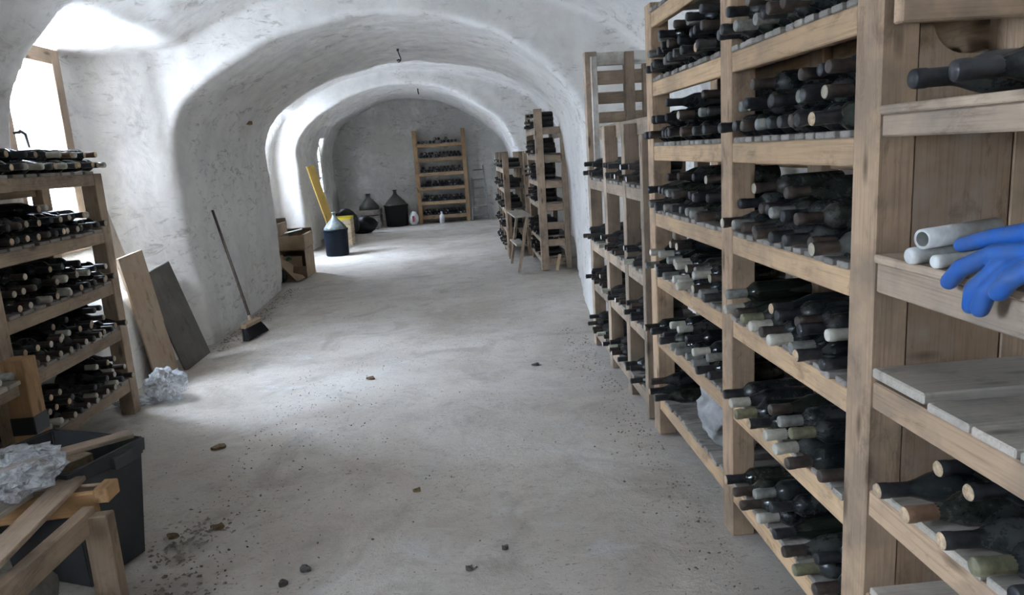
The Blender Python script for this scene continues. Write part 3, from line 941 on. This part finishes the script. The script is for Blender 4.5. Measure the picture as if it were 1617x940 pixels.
def fill(axis, fixed, a, b, z, n, layers, side, tilt=0):
    p = (b - a) / n
    for li, frac in enumerate(layers):
        for k in range(n - li):
            if rf.random() > frac: continue
            t = a + p * (k + .5 + li * .5)
            j = rf.uniform(-.03, .02)
            zz = z + .037 + li * .064
            if axis == 'y': FI.append(((fixed + side * j, t, zz), (side, rf.uniform(-.05, .05), -.01), rf.choice(CI)))
            else: FI.append(((t, fixed + side * j, zz), (rf.uniform(-.05, .05), side, -.01), rf.choice(CI)))
for (a, b) in ((3.965, 4.325), (4.42, 4.915), (5.01, 5.55)):
    for z in LS:
        fill('y', .90, a + .01, b - .01, z, int((b - a) / .082), [.9, .6] if z > .2 else [.8, .25], -1)

# racks in the second bay and at the end wall
MS = [1.83, 1.50, 1.17, 0.88, 0.44, 0.17]
mr = rack('wine_rack', 'tall wooden wine rack beside the right pier of the first arch', 0.95, 1.345,
          [(9.40, 9.49), (10.62, 10.70)], MS, .09, .06, 'rack_grey', .16, 2.06, pd=.1)
for z in (1.83, 1.48, 1.15, .86, .62, .40, .15):
    box('end_rail', mr, 1.052, 1.272, 9.42, 9.455, z - .09, z, 'rack_grey')
for z in MS:
    fill('y', .90, 9.52, 10.6, z, 13, [.95, .8, .4], -1)
for k in range(3):
    bottle_y = 9.50
r2 = rack('wine_rack', 'low wooden wine rack standing out in the second bay', 0.60, 0.98,
          [(10.92, 10.99), (11.75, 11.82), (12.45, 12.52), (13.05, 13.12)], [1.32, 1.02, .72, .42, .14], .07, .06, 'rack_grey', .14, 1.56)
for (a, b) in ((11.0, 11.74), (11.83, 12.44), (12.53, 13.04)):
    for z in (1.32, 1.02, .72, .42, .14):
        fill('y', .55, a, b, z, int((b - a) / .082), [.9, .5], -1)
# back wall rack: necks towards the camera
br = empty('wine_rack', (-.49, 17.75, 0), 'orange-brown wooden wine rack standing against the far end wall', 'rack')
for x0 in (-1.11, .03):
    box('post', br, x0, x0 + .09, 17.50, 17.56, 0, 2.17, 'back_rack'); box('back_post', br, x0, x0 + .09, 17.86, 17.92, 0, 2.17, 'back_rack')
for z in (1.86, 1.53, 1.195, .86, .52, .19):
    box('front_beam', br, -1.02, .03, 17.50, 17.535, z - .085, z - .018, 'back_rack')
    box('back_beam', br, -1.02, .03, 17.88, 17.91, z - .085, z - .018, 'back_rack')
    for k in range(7):
        xc = -1.02 + .15 * (k + .5)
        board('slat', br, (xc, 17.50, z - .009), (xc, 17.91, z - .009), .138, .018, 'slat')
    fill('x', 17.47, -1.01, .02, z, 12, [1.0, .95] if z < 1.8 else [.8, .3], -1)
vs, fs, fm = far_bottles(FI)
o = link('distant_wine_bottles', mesh_from('distant_wine_bottles', vs, fs, smooth=False, mats=[M['glass_far'], M['cap_black'], M['wax_white'], M['cap_brown'], M['cap_cream']], fmat=fm))
tag(o, 'many small dark wine bottles lying in the farther racks', 'bottles', kind='stuff')

# ------------------------------------------------------------------ left foreground
lo = empty('low_shelf', (-2.3, 3.0, 0), 'low wooden shelf with an orange pine post in front of the left rack', 'shelving')
_pp = box('post', lo, -2.20, -2.095, 3.40, 3.51, 0, .745, 'orange')
box('tape', _pp, -2.203, -2.092, 3.397, 3.513, .38, .47, 'black_tape')
box('back_post', lo, -2.56, -2.49, 3.40, 3.50, 0, .745, 'left_rack')
box('post', lo, -2.20, -2.10, 2.40, 2.50, 0, .72, 'orange'); box('back_post', lo, -2.56, -2.49, 2.40, 2.50, 0, .72, 'left_rack')
for z, mm in ((.655, 'crate'), (.24, 'left_rack')):
    box('front_beam', lo, -2.17, -2.13, 2.501, 3.399, z - .075, z - .02, mm); box('back_beam', lo, -2.54, -2.50, 2.501, 3.399, z - .075, z - .02, 'left_rack')
    for k in range(9):
        yc = 2.51 + .099 * (k + .5)
        board('slat', lo, (-2.545, yc, z - .01), (-2.115, yc, z - .01), .088, .02, 'shelf_plank' if z > .5 else 'slat')
for k, (y, lk) in enumerate(((3.33, 'grey-capped'), (3.23, 'cream-capped'))):
    bottle((-2.10, y, .655 + .0375), (1, .03, 0), lk, 'straight', f"{lk} bottle lying on the low shelf beside the orange post", 'bottles on the low shelf')

# black bin
ub, vb = Vector((-.92, .39, 0)).normalized(), Vector((-.37, -.93, 0)).normalized()
c0 = Vector((-1.385, 2.925, 0))
def ring(z, ins, lu=.51, lvv=.36):
    a = c0 + ub * ins + vb * ins; 
    q = [a, a + ub * (lu - 2 * ins), a + ub * (lu - 2 * ins) + vb * (lvv - 2 * ins), a + vb * (lvv - 2 * ins)]
    return [(p.x, p.y, z) for p in q]
rings = [ring(0, .045), ring(.44, .010), ring(.44, 0.0), ring(.5, -.004), ring(.5, .012), ring(.05, .055)]
vs = [p for r_ in rings for p in r_]
fs = [[0, 1, 2, 3][::-1]]
for i in range(5):
    for k in range(4):
        fs.append([i * 4 + k, i * 4 + (k + 1) % 4, (i + 1) * 4 + (k + 1) % 4, (i + 1) * 4 + k])
fs.append([20, 21, 22, 23])
bmm = bmesh.new(); bv = [bmm.verts.new(p) for p in vs]
for f in fs: bmm.faces.new([bv[i] for i in f])
bmesh.ops.recalc_face_normals(bmm, faces=bmm.faces)
bmesh.ops.bevel(bmm, geom=[e for e in bmm.edges], offset=.006, segments=2, affect='EDGES')
me = bpy.data.meshes.new('bin_body'); bmm.to_mesh(me); bmm.free(); me.materials.append(M['black_plastic'])
be = empty('rubbish_bin', tuple(c0 + ub * .25 + vb * .18), 'scuffed black square plastic bin standing on the floor at left', 'bin')
_bb = link('body', me, be)
ga = c0 + ub * .0 + vb * .06
board('grip', _bb, (ga.x + .012, ga.y, .455), (ga.x + .012 + vb.x * .12, ga.y + vb.y * .12, .455), .03, .05, 'black_plastic')
# loose wood lying in the bin
def pt(u_, v_, z): 
    p = c0 + ub * u_ + vb * v_; return (p.x, p.y, z)
o = board('loose_plank', None, pt(.05, .01, .512), pt(.30, .42, .512), .075, .018, 'rack_grey')
tag(o, 'weathered grey plank laid across the rim of the black bin', 'plank')
o = board('loose_plank', None, pt(.28, .05, .41), pt(.33, .31, .41), .11, .05, 'sawdust')
tag(o, 'crumbling brown plank lying inside the black bin', 'plank')
o = board('loose_plank', None, pt(.17, .05, .36), pt(.2, .31, .36), .08, .03, 'dark_board')
tag(o, 'dark plank lying lowest inside the black bin', 'plank')

# wooden crate in the corner
cr = empty('wooden_crate', (-1.6, 2.2, 0), 'rough open wooden crate in the lower left corner', 'crate')
board('post', cr, (-1.345, 2.42, 0), (-1.365, 2.46, .395), .085, .06, 'crate', up=(0, 1, 0))
board('post', cr, (-1.39, 1.62, 0), (-1.39, 1.62, .395), .085, .06, 'crate', up=(0, 1, 0))
board('post', cr, (-1.92, 2.44, 0), (-1.92, 2.44, .395), .07, .06, 'crate', up=(0, 1, 0))
board('side_rail', cr, (-1.405, 2.485, .375), (-1.44, 1.6, .375), .045, .085, 'crate')
board('side_rail', cr, (-1.41, 2.44, .05), (-1.43, 1.65, .05), .03, .07, 'crate')
board('end_rail', cr, (-1.395, 2.525, .41), (-1.95, 2.50, .40), .028, .085, 'orange')
board('end_rail', cr, (-1.385, 2.585, .425), (-1.72, 2.575, .425), .022, .06, 'crate')
board('corner_block', cr, (-1.372, 2.51, .438), (-1.372, 2.60, .438), .05, .055, 'orange')
board('side_rail', cr, (-1.96, 2.49, .36), (-1.96, 1.65, .36), .03, .08, 'crate')
o = board('loose_plank', None, (-1.52, 2.62, .468), (-1.475, 1.80, .44), .095, .018, 'crate')
tag(o, 'weathered plank with a broken end lying along the crate top', 'plank')
o = board('loose_plank', None, (-1.66, 2.53, .462), (-1.74, 1.95, .45), .11, .02, 'pale_board')
tag(o, 'pale plank lying on the crate beneath the plastic film', 'plank')
for k, (cx_, cy_, rr, sq) in enumerate(((-1.56, 2.15, .17, (.7, 1.0, 1.05)),)):
    vs, fs = ball((0, 0, 0), 1, 4); out = []
    for v in vs:
        p = Vector(v); q = p * (1 + noise.noise(p * 1.5) * .22 + noise.noise(p * 4) * .08)
        out.append((cx_ + q.x * rr * sq[0], cy_ + q.y * rr * 1.5, .165 + max(q.z, -.95) * rr))
    o = link('sack', mesh_from('sack', out, fs, M['sack_dark'], True)); tag(o, 'dusty grey sack standing inside the wooden crate', 'sack')

def crumple(name, c, r, freq, amp, seed, floor_z, label, category, m='film', sub=5, squash=1.0):
    vs, fs = ball((0, 0, 0), 1, sub); out = []
    off = Vector((seed, seed * 2.3, seed * .7))
    for v in vs:
        p = Vector(v)
        n1 = noise.ridged_multi_fractal(p * freq + off, 0.9, 2.1, 4, 1.0, 2.0, noise_basis='PERLIN_ORIGINAL')
        n2 = noise.noise(p * 1.3 + off)
        q = p * (0.82 + (n1 - 1.0) * amp + n2 * .32)
        out.append((c[0] + q.x * r[0], c[1] + q.y * r[1], max(c[2] + q.z * r[2], floor_z + .004 * abs(n2))))
    if m == 'film':                       # creased facets
        off2 = Vector((seed * 3.1, 1.7, seed))
        for k_, v_ in enumerate(out):
            w_ = noise.voronoi(Vector(vs[k_]) * 2.6 + off2)[0]
            f_ = 1 + (w_[1] - w_[0] - .3) * .35
            out[k_] = (c[0] + (v_[0] - c[0]) * f_, c[1] + (v_[1] - c[1]) * f_, max(c[2] + (v_[2] - c[2]) * f_, floor_z + .002))
    o = link(name, mesh_from(name, out, fs, M[m], m != 'film'))
    return tag(o, label, category)
crumple('sack', (1.09, 2.98, .38), (.14, .235, .185), 1.5, .2, 12.0, .238, 'crumpled grey sack slumped on the lowest shelf of the tall right rack', 'sack', 'sack', 5)
crumple('plastic_film', (-1.69, 2.52, .55), (.23, .25, .085), 1.6, .16, 4.0, .478, 'crumpled clear plastic film heaped on the crate in the corner', 'plastic film', sub=4)
crumple('plastic_bag', (-2.17, 5.03, .10), (.15, .14, .165), 1.8, .16, 9.0, .006, 'crumpled clear plastic bag on the floor beside the left rack', 'plastic bag', sub=4)
crumple('plastic_sheet', (-2.36, 4.98, .02), (.17, .16, .03), 1.6, .12, 2.0, .003, 'flat clear plastic sheet on the floor under the left rack', 'plastic sheet', squash=.3)

# boards leaning on the left wall
def leaning(b1, b2, t1, t2, th, m, name, label):
    b1, b2, t1, t2 = map(Vector, (b1, b2, t1, t2))
    a, b = (b1 + b2) / 2, (t1 + t2) / 2
    w = (b2 - b1); nrm = (b - a).cross(w).normalized()
    if nrm.x < 0: nrm = -nrm
    o = board(name, None, a + nrm * th / 2, b + nrm * th / 2, w.length, th, m, up=nrm)
    return tag(o, label, 'board')
leaning((-2.36, 5.82, .01), (-2.25, 6.13, .01), (-2.535, 5.70, .825), (-2.43, 6.01, .825), .025, 'dark_board', 'leaning_board', 'dark grey board leaning on the wall in front of the others')
leaning((-2.46, 5.52, .012), (-2.40, 5.80, .012), (-2.56, 5.44, .98), (-2.50, 5.72, .98), .02, 'tan_board', 'leaning_board', 'tan plywood board leaning behind the dark grey board')
leaning((-2.47, 5.62, .015), (-2.46, 5.80, .015), (-2.77, 5.60, 1.40), (-2.76, 5.78, 1.40), .022, 'pale_board', 'leaning_board', 'tall pale plank leaning behind the tan board by the window')

# broom
bo = empty('broom', (-2.07, 6.85, 0), 'black-bristled broom with a dark wooden handle leaning on the pier', 'broom')
v, f = tube([(-2.10, 6.88, .15), (-2.24, 7.02, .62), (-2.415, 7.20, 1.18)], [.0135, .0135, .0125], 10)
link('handle', mesh_from('handle', v, f, M['handle_wood'], True), bo)
hx = Vector((.075, .40, 0)).normalized()
hc = Vector((-2.085, 6.83, .125))
_hb = board('head_block', bo, hc - hx * .15, hc + hx * .15, .055, .045, 'tan_board', up=(.22, -.1, 1))
# bristles: flared tufts
parts = []
side = Vector((hx.y, -hx.x, 0))
for i in range(13):
    for j in range(3):
        t = (i - 6) / 6.0
        top = hc + hx * (.14 * t) + side * (.017 * (j - 1)) + Vector((0, 0, -.02))
        bot = top + hx * (.045 * t) + side * (.035 + .012 * (j - 1)) + Vector((0, 0, -.10 + .004 * random.random()))
        parts.append(tube([top, (top + bot) / 2 + side * .004, bot], [.011, .0125, .012], 6))
v, f = join(parts)
link('bristles', mesh_from('bristles', v, f, M['bristle'], False), _hb)
v, f = tube([(-2.095, 6.86, .12), (-2.112, 6.885, .19)], [.02, .016], 10)
link('socket', mesh_from('socket', v, f, M['tan_board'], True), bo)

# wooden wedge in the pier, wire at the crown of the first arch
vs = [(-2.30, 8.42, 2.03), (-2.30, 8.56, 2.03), (-2.30, 8.56, 2.12), (-2.30, 8.46, 2.12), (-2.44, 8.42, 2.0), (-2.44, 8.56, 2.0), (-2.44, 8.56, 2.14), (-2.44, 8.44, 2.14)]
fs = [[0, 1, 2, 3], [7, 6, 5, 4], [0, 4, 5, 1], [1, 5, 6, 2], [2, 6, 7, 3], [3, 7, 4, 0]]
o = link('wooden_wedge', mesh_from('wooden_wedge', vs, fs, M['orange'])); tag(o, 'small wooden wedge stuck into the left pier near the arch spring', 'wedge')
v, f = join([tube([(-.60, 8.35, 2.76), (-.60, 8.35, 2.70), (-.585, 8.35, 2.65), (-.575, 8.36, 2.62), (-.59, 8.36, 2.59), (-.61, 8.36, 2.585)], .006, 8),
             tube([(-.62, 8.36, 2.60), (-.60, 8.36, 2.61), (-.575, 8.36, 2.60)], .009, 8),
             tube([(-.60, 8.35, 2.74), (-.60, 8.35, 2.70)], .013, 8)])
o = link('hanging_wire', mesh_from('hanging_wire', v, f, M['metal_dark'], True)); tag(o, 'short bent wire hanging from the crown of the first arch', 'wire')
v, f = tube([(-.70, 13.9, 2.81), (-.70, 13.9, 2.74), (-.69, 13.9, 2.69)], .012, 8)
o = link('hanging_wire', mesh_from('hanging_wire', v, f, M['metal_dark'], True)); tag(o, 'tiny wire stub hanging from the crown of the second arch', 'wire')

# ------------------------------------------------------------------ second bay: cartons, demijohn, wine boxes
def carton(name, x0, x1, y0, y1, z0, z1, label, open_top=False, yaw=0.0, open_side=False):
    c = Vector(((x0 + x1) / 2, (y0 + y1) / 2, z0))
    e = empty(name, c, label, 'box'); t = .008
    if open_side:
        box('panel', e, x0, x1, y0, y1, z0, z0 + t, 'card'); box('panel', e, x0, x1, y0, y1, z1 - t, z1, 'card')
        box('panel', e, x0, x0 + t, y0, y1, z0 + t, z1 - t, 'card'); box('panel', e, x1 - t, x1, y0, y1, z0 + t, z1 - t, 'card')
        box('panel', e, x0 + t, x1 - t, y1 - t, y1, z0 + t, z1 - t, 'card_dark')
        board('flap', e, (x0 + .02, y0, z0 + .1), (x1 - .02, y0, z0 + .1), .14, t, 'card', up=(0, 1, .35))
    else:
        box('panel', e, x0, x1, y0, y1, z0, z0 + t, 'card')
        box('panel', e, x0, x1, y0, y0 + t, z0 + t, z1, 'card'); box('panel', e, x0, x1, y1 - t, y1, z0 + t, z1, 'card')
        box('panel', e, x0, x0 + t, y0 + t, y1 - t, z0 + t, z1, 'card'); box('panel', e, x1 - t, x1, y0 + t, y1 - t, z0 + t, z1, 'card')
        if not open_top: box('lid', e, x0, x1, y0, y1, z1, z1 + t, 'card')
        else:
            board('flap', e, (x0, y1 - .01, z1 + .01), (x1, y1 - .01, z1 + .01), .12, t, 'card', up=(0, .9, .5))
            board('flap', e, (x1 - .01, y0, z1 + .004), (x1 - .01, y1, z1 + .004), .03, t, 'card', up=(.3, 0, 1))
    return e
carton('cardboard_box', -2.62, -2.26, 10.22, 10.80, 0.0, .40, 'lower cardboard box with its side torn open behind the left pier', open_side=True)
carton('cardboard_box', -2.60, -2.25, 10.22, 10.80, .41, .60, 'open cardboard box on top of the torn one behind the left pier', open_top=True)
carton('cardboard_box', -3.0, -2.66, 10.6, 11.1, 0, .42, 'cardboard box on the floor against the wall behind the cartons')
carton('cardboard_box', -2.99, -2.67, 10.62, 11.08, .43, .74, 'cardboard box on top at the back by the bright wall', open_top=True)
cc = empty('torn_carton', (-2.42, 10.05, 0), 'torn flattened brown carton on the floor in front of the stacked boxes', 'carton')
board('panel', cc, (-2.60, 10.10, .34), (-2.30, 9.98, .02), .16, .008, 'card', up=(.6, -.5, .6))
board('panel', cc, (-2.44, 10.15, .02), (-2.42, 10.12, .33), .26, .008, 'card', up=(.15, -1, .2))
board('panel', cc, (-2.34, 10.06, .02), (-2.30, 10.02, .20), .18, .008, 'card_dark', up=(.4, -.9, .1))
board('panel', cc, (-2.55, 10.08, .012), (-2.28, 10.02, .012), .16, .008, 'card')
crumple('bin_bag', (-2.56, 9.93, .09), (.11, .08, .10), 1.4, .1, 6.0, .004, 'small black bag squeezed beside the crumpled carton', 'bag', 'bag_black', 4)
crumple('green_bottle_wrap', (-2.47, 10.14, .30), (.06, .05, .05), 1.4, .1, 1.0, .26, 'dark green lump lying on the crumpled carton', 'wrapper', 'green_glass', 3)
for k, (x, y, z, l) in enumerate(((-2.80, 10.45, .445, 'white paper sheet draped on the floor carton by the pier'), (-2.48, 10.62, .612, 'white paper sheet sticking out of the open box'))):
    o = board('paper_sheet', None, (x - .12, y, z), (x + .12, y + .05, z + .04), .2, .004, 'paper'); tag(o, l, 'paper')
v, f = revolve([(0, 0), (0, .045), (.10, .045), (.11, .03), (.12, 0)], 14, 'Z')
o = link('white_cup', mesh_from('white_cup', [(x - 2.36, y + 10.95, z + .0) for x, y, z in v], f, M['paper'], True)); o.location.z = .0
tag(o, 'small white cup standing on the floor behind the cartons', 'cup')

def demijohn(x, y, r, zb, zt, glass, basket, label, legs=False):
    e = empty('demijohn', (x, y, 0), label, 'demijohn')
    v, f = revolve([(0, 0), (0, r * .90), (.01, r * .94), (zb - .03, r), (zb, r * 1.02), (zb, r * .97), (zb - .06, r * .95)], 28, 'Z')
    bk = link('basket', mesh_from('basket', v, f, M[basket], True), e, Matrix.Translation((x, y, 0)))
    v, f = revolve([(zb - .02, r * 1.0), (zb - .02, r * 1.045), (zb + .012, r * 1.045), (zb + .012, r * 1.0)], 28, 'Z')
    link('rim', mesh_from('rim', v, f, M[basket], True), bk, Matrix.Translation((x, y, 0)))
    h = zt - zb
    v, f = revolve([(zb - .05, r * .93), (zb + h * .10, r * .93), (zb + h * .28, r * .74), (zb + h * .48, r * .47), (zb + h * .64, r * .26), (zb + h * .74, r * .16), (zb + h * .93, r * .135),
                    (zb + h * .94, r * .19), (zt, r * .19), (zt, r * .11), (zt - .03, 0)], 28, 'Z')
    link('glass', mesh_from('glass', v, f, M[glass], True), e, Matrix.Translation((x, y, 0)))
    return e
demijohn(-2.235, 12.62, .205, .44, .74, 'demijohn_glass', 'basket_blue', 'glass demijohn in a dark blue plastic basket beside the yellow wine boxes')
demijohn(-1.62, 17.45, .275, .49, .85, 'demijohn_dark', 'basket_black', 'large dim glass demijohn in a black basket left of the end rack')
# demijohn in a pale crate
e = empty('crated_demijohn', (-2.25, 17.45, 0), 'squat demijohn in a grey slatted crate against the far end wall', 'demijohn')
for k in range(3):
    box('slat', e, -2.52, -1.98, 17.17, 17.20, .03 + k * .14, .15 + k * .14, 'slat')
    box('slat', e, -2.01, -1.98, 17.20, 17.70, .03 + k * .14, .15 + k * .14, 'slat')
box('bottom', e, -2.5, -2.01, 17.2, 17.7, .0, .03, 'slat')
v, f = revolve([(.04, 0), (.04, .2), (.45, .235), (.50, .235), (.62, .13), (.70, .055), (.76, .045), (.77, .06), (.80, .06), (.80, 0)], 24, 'Z')
link('glass', mesh_from('glass', v, f, M['demijohn_dark'], True), e, Matrix.Translation((-2.25, 17.45, 0)))
crumple('bin_bag', (-2.55, 15.5, .30), (.36, .25, .34), 1.3, .1, 7.0, .005, 'heap of black bin bags behind the yellow wine boxes', 'bag', 'bag_black', 4)
crumple('bin_bag', (-2.25, 16.2, .16), (.34, .2, .24), 1.3, .1, 8.0, .005, 'smaller black bin bag in front of the crated demijohn', 'bag', 'bag_black', 4)
crumple('grey_sack', (-2.05, 16.75, .13), (.16, .12, .15), 1.3, .08, 5.0, .005, 'grey cloth sack on the floor in front of the crated demijohn', 'sack', 'sack_dark', 4)
# pine wine boxes
for k in range(4):
    z0, z1 = k * .137, k * .137 + .132
    e = empty('wine_box', (-2.32, 14.08, z0), ['lowest pine wine box of the stack by the yellow plank', 'second pine wine box from the floor in the stack by the demijohn',
              'third pine wine box from the floor in the stack by the demijohn', 'topmost pine wine box with a bright yellow lid edge'][k], 'box', 'stacked pine wine boxes')
    _wb = box('body', e, -2.50, -2.165, 13.90, 14.30, z0, z1 - .012 if k < 3 else z1 - .045, 'pine')
    if k < 3: box('lid', e, -2.503, -2.162, 13.897, 14.303, z1 - .012, z1, 'pine')
    else:
        box('lid', e, -2.505, -2.16, 13.895, 14.305, z1 - .045, z1, 'yellow')
        box('label_print', _wb, -2.36, -2.30, 13.894, 13.899, z0 + .03, z0 + .055, 'print_grey')
o = board('yellow_plank', None, (-2.34, 13.42, .01), (-2.70, 13.42, 1.53), .17, .03, 'yellow_board', up=(.75, -.66, .15))
tag(o, 'long yellow plank leaning on the second arch behind the demijohn', 'plank')

# things by the end wall
v, f = revolve([(0, 0), (0, .11), (.22, .115), (.25, .09), (.25, 0)], 14, 'Z')
e = empty('paper_sack', (-1.24, 17.4, 0), 'small white sack with red print beside the end rack', 'sack')
vs, fs = ball((0, 0, 0), 1, 4)
out = []
for w in vs:
    p = Vector(w); q = p * (1 + noise.noise(p * 2) * .15 + noise.noise(p * 5) * .07)
    out.append((-1.22 + q.x * .11, 17.36 + q.y * .08, .15 + max(q.z, -.85) * .17))
link('bag', mesh_from('bag', out, fs, M['paper'], True), e)
box('print', e, -1.25, -1.20, 17.268, 17.275, .08, .22, 'red')
v, f = revolve([(0, 0), (0, .05), (.005, .055), (.17, .055), (.20, .04), (.225, .022), (.25, .022), (.252, .03), (.275, .03), (.277, 0)], 16, 'Z')
o = link('white_jug', mesh_from('white_jug', v, f, M['paper'], True), None, Matrix.Translation((-.56, 17.36, 0)))
tag(o, 'small white bottle standing on the floor in front of the end rack', 'bottle')
la = empty('step_ladder', (.38, 17.6, 0), 'old grey metal step ladder against the end wall', 'ladder')
board('stile', la, (.16, 17.45, 0), (.22, 17.70, 1.0), .05, .035, 'metal_grey', up=(1, 0, 0)); board('stile', la, (.58, 17.45, 0), (.50, 17.74, 1.28), .05, .035, 'metal_grey', up=(1, 0, 0))
for k in range(5):
    z = .12 + k * .21; t = z / 1.0
    board('step', la, (.175 + .06 * t, 17.46 + .25 * t, z), (.575 - .06 * t, 17.46 + .25 * t, z), .085, .035, 'metal_grey')
board('rear_leg', la, (.20, 17.86, 0), (.25, 17.76, .95), .03, .02, 'metal_grey', up=(1, 0, 0)); board('rear_leg', la, (.56, 17.86, 0), (.51, 17.76, .95), .03, .02, 'metal_grey', up=(1, 0, 0))
board('top_bar', la, (.25, 17.72, 1.18), (.515, 17.72, 1.18), .03, .02, 'metal_dark')

# wooden step stool against the mid rack
st = empty('step_stool', (.66, 9.8, 0), 'rough wooden step stool leaning by the tall rack in the second bay', 'stool')
board('leg', st, (.645, 9.36, 0), (.80, 9.52, .70), .075, .04, 'rack_grey', up=(1, 0, 0)); board('leg', st, (.61, 10.28, 0), (.70, 9.95, .70), .07, .035, 'rack_grey', up=(1, 0, 0))
board('leg', st, (.62, 10.75, 0), (.60, 10.35, .74), .07, .035, 'rack_grey', up=(1, 0, 0))
board('top_board', st, (.74, 9.42, .72), (.70, 10.40, .72), .23, .022, 'shelf_plank')
board('step', st, (.70, 9.50, .34), (.66, 10.18, .34), .13, .022, 'shelf_plank')
o = board('wood_offcut', None, (1.13, 9.30, .0), (1.19, 9.385, .20), .04, .02, 'pine', up=(0, 1, 0)); tag(o, 'short pale wood offcut leaning on the tall rack foot', 'offcut')

# ------------------------------------------------------------------ litter on the floor
def leafy(x, y, r, label, m, cat, a):
    vs = [(x, y, .012)]; n = 9
    for k in range(n):
        t = 2 * math.pi * k / n + a
        rr = r * random.uniform(.6, 1.0)
        vs.append((x + rr * math.cos(t), y + rr * .75 * math.sin(t), .003 + .012 * random.random()))
    nb_ = len(vs)
    vs += [(p[0], p[1], -.004) for p in vs[:nb_]]
    fs = [[0, 1 + k, 1 + (k + 1) % n] for k in range(n)] + [[nb_, nb_ + 1 + (k + 1) % n, nb_ + 1 + k] for k in range(n)] + \
         [[1 + k, nb_ + 1 + k, nb_ + 1 + (k + 1) % n, 1 + (k + 1) % n] for k in range(n)]
    o = link('dry_leaf' if cat == 'leaf' else 'dirt_clod', mesh_from('litter', vs, fs, M[m])); tag(o, label, cat)
def fpx(px, py):
    d = RW @ np.array([px - CX, py - CY, F_PX]); s = -EYE / d[2]
    return d[0] * s, d[1] * s
LIT = [(658, 775, .022, 'yellowish dry leaf alone in the middle of the near floor', 'leaf', 'leaf'), (585, 597, .04, 'dry leaf on the bright floor in line with the broom', 'leaf', 'leaf'),
       (345, 707, .05, 'brown dry leaf right of the plastic bag', 'leaf', 'leaf'), (343, 833, .035, 'brown curled leaf on the floor right of the bin', 'leaf', 'leaf'),
       (483, 899, .028, 'pale-centred dirt clod near the bottom edge of the floor', 'stain', 'clod'), (446, 923, .022, 'dark flat clod lowest on the near floor', 'stain', 'clod'),
       (797, 866, .018, 'small dark clod right of the yellowish leaf', 'stain', 'clod'), (742, 898, .018, 'oval dark clod below the yellowish leaf', 'stain', 'clod'),
       (845, 576, .03, 'dark crumb on the bright floor before the right pier', 'stain', 'clod'), (272, 848, .035, 'brown clod beside the foot of the bin', 'leaf', 'clod')]
for px, py, r, lb, m_, ct in LIT:
    x, y = fpx(px, py); leafy(x, y, r, lb, m_, ct, random.random() * 6)
# crumbs and chips nobody could count
dv, df, dm = [], [], []
rd = random.Random(11)
def chip(x, y, r, mi):
    n = rd.choice((3, 4, 5)); a0 = rd.random() * 6.28; st_ = rd.uniform(.35, 1.0)
    o = len(dv); cs, sn = math.cos(a0), math.sin(a0)
    for k in range(n):
        t = 2 * math.pi * k / n
        u_, v_ = r * math.cos(t), r * st_ * math.sin(t)
        dv.append((x + u_ * cs - v_ * sn, y + u_ * sn + v_ * cs, rd.uniform(.0, .006)))
    dv.append((x, y, r * .5 + .004))
    for k in range(n): df.append([o + k, o + (k + 1) % n, o + n]); dm.append(mi)
for _ in range(900):           # along the foot of the right racks
    y = rd.uniform(1.2, 6.2); x = .93 - abs(rd.gauss(0, .13)); chip(x, y, rd.uniform(.002, .009), rd.choice((0, 0, 1)))
for _ in range(600):           # left side of the aisle
    y = rd.uniform(1.9, 5.6); x = -1.35 + abs(rd.gauss(0, .38)); chip(x, y, rd.uniform(.002, .008), rd.choice((0, 0, 1)))
for _ in range(1600):           # scattered everywhere
    x = rd.uniform(-2.3, .95); y = rd.uniform(1.6, 12) ; chip(x, y, rd.uniform(.0015, .006), rd.choice((0, 1)))
for _ in range(500):            # foot of the left pier
    y = rd.uniform(6.3, 9.4); x = -2.33 + abs(rd.gauss(0, .09)); chip(x, y, rd.uniform(.004, .014), rd.choice((0, 0, 1)))
for (cx_, cy_) in ((-1.28, 2.95), (-1.22, 2.45), (-1.15, 2.2)):
    for _ in range(160):
        chip(rd.gauss(cx_, .07), rd.gauss(cy_, .12), rd.uniform(.004, .016), 0)
o = link('floor_debris', mesh_from('floor_debris', dv, df, mats=[M['debris'], M['stain']], fmat=dm))
tag(o, 'crumbs and chips of dirt scattered over the concrete floor', 'debris', kind='stuff')
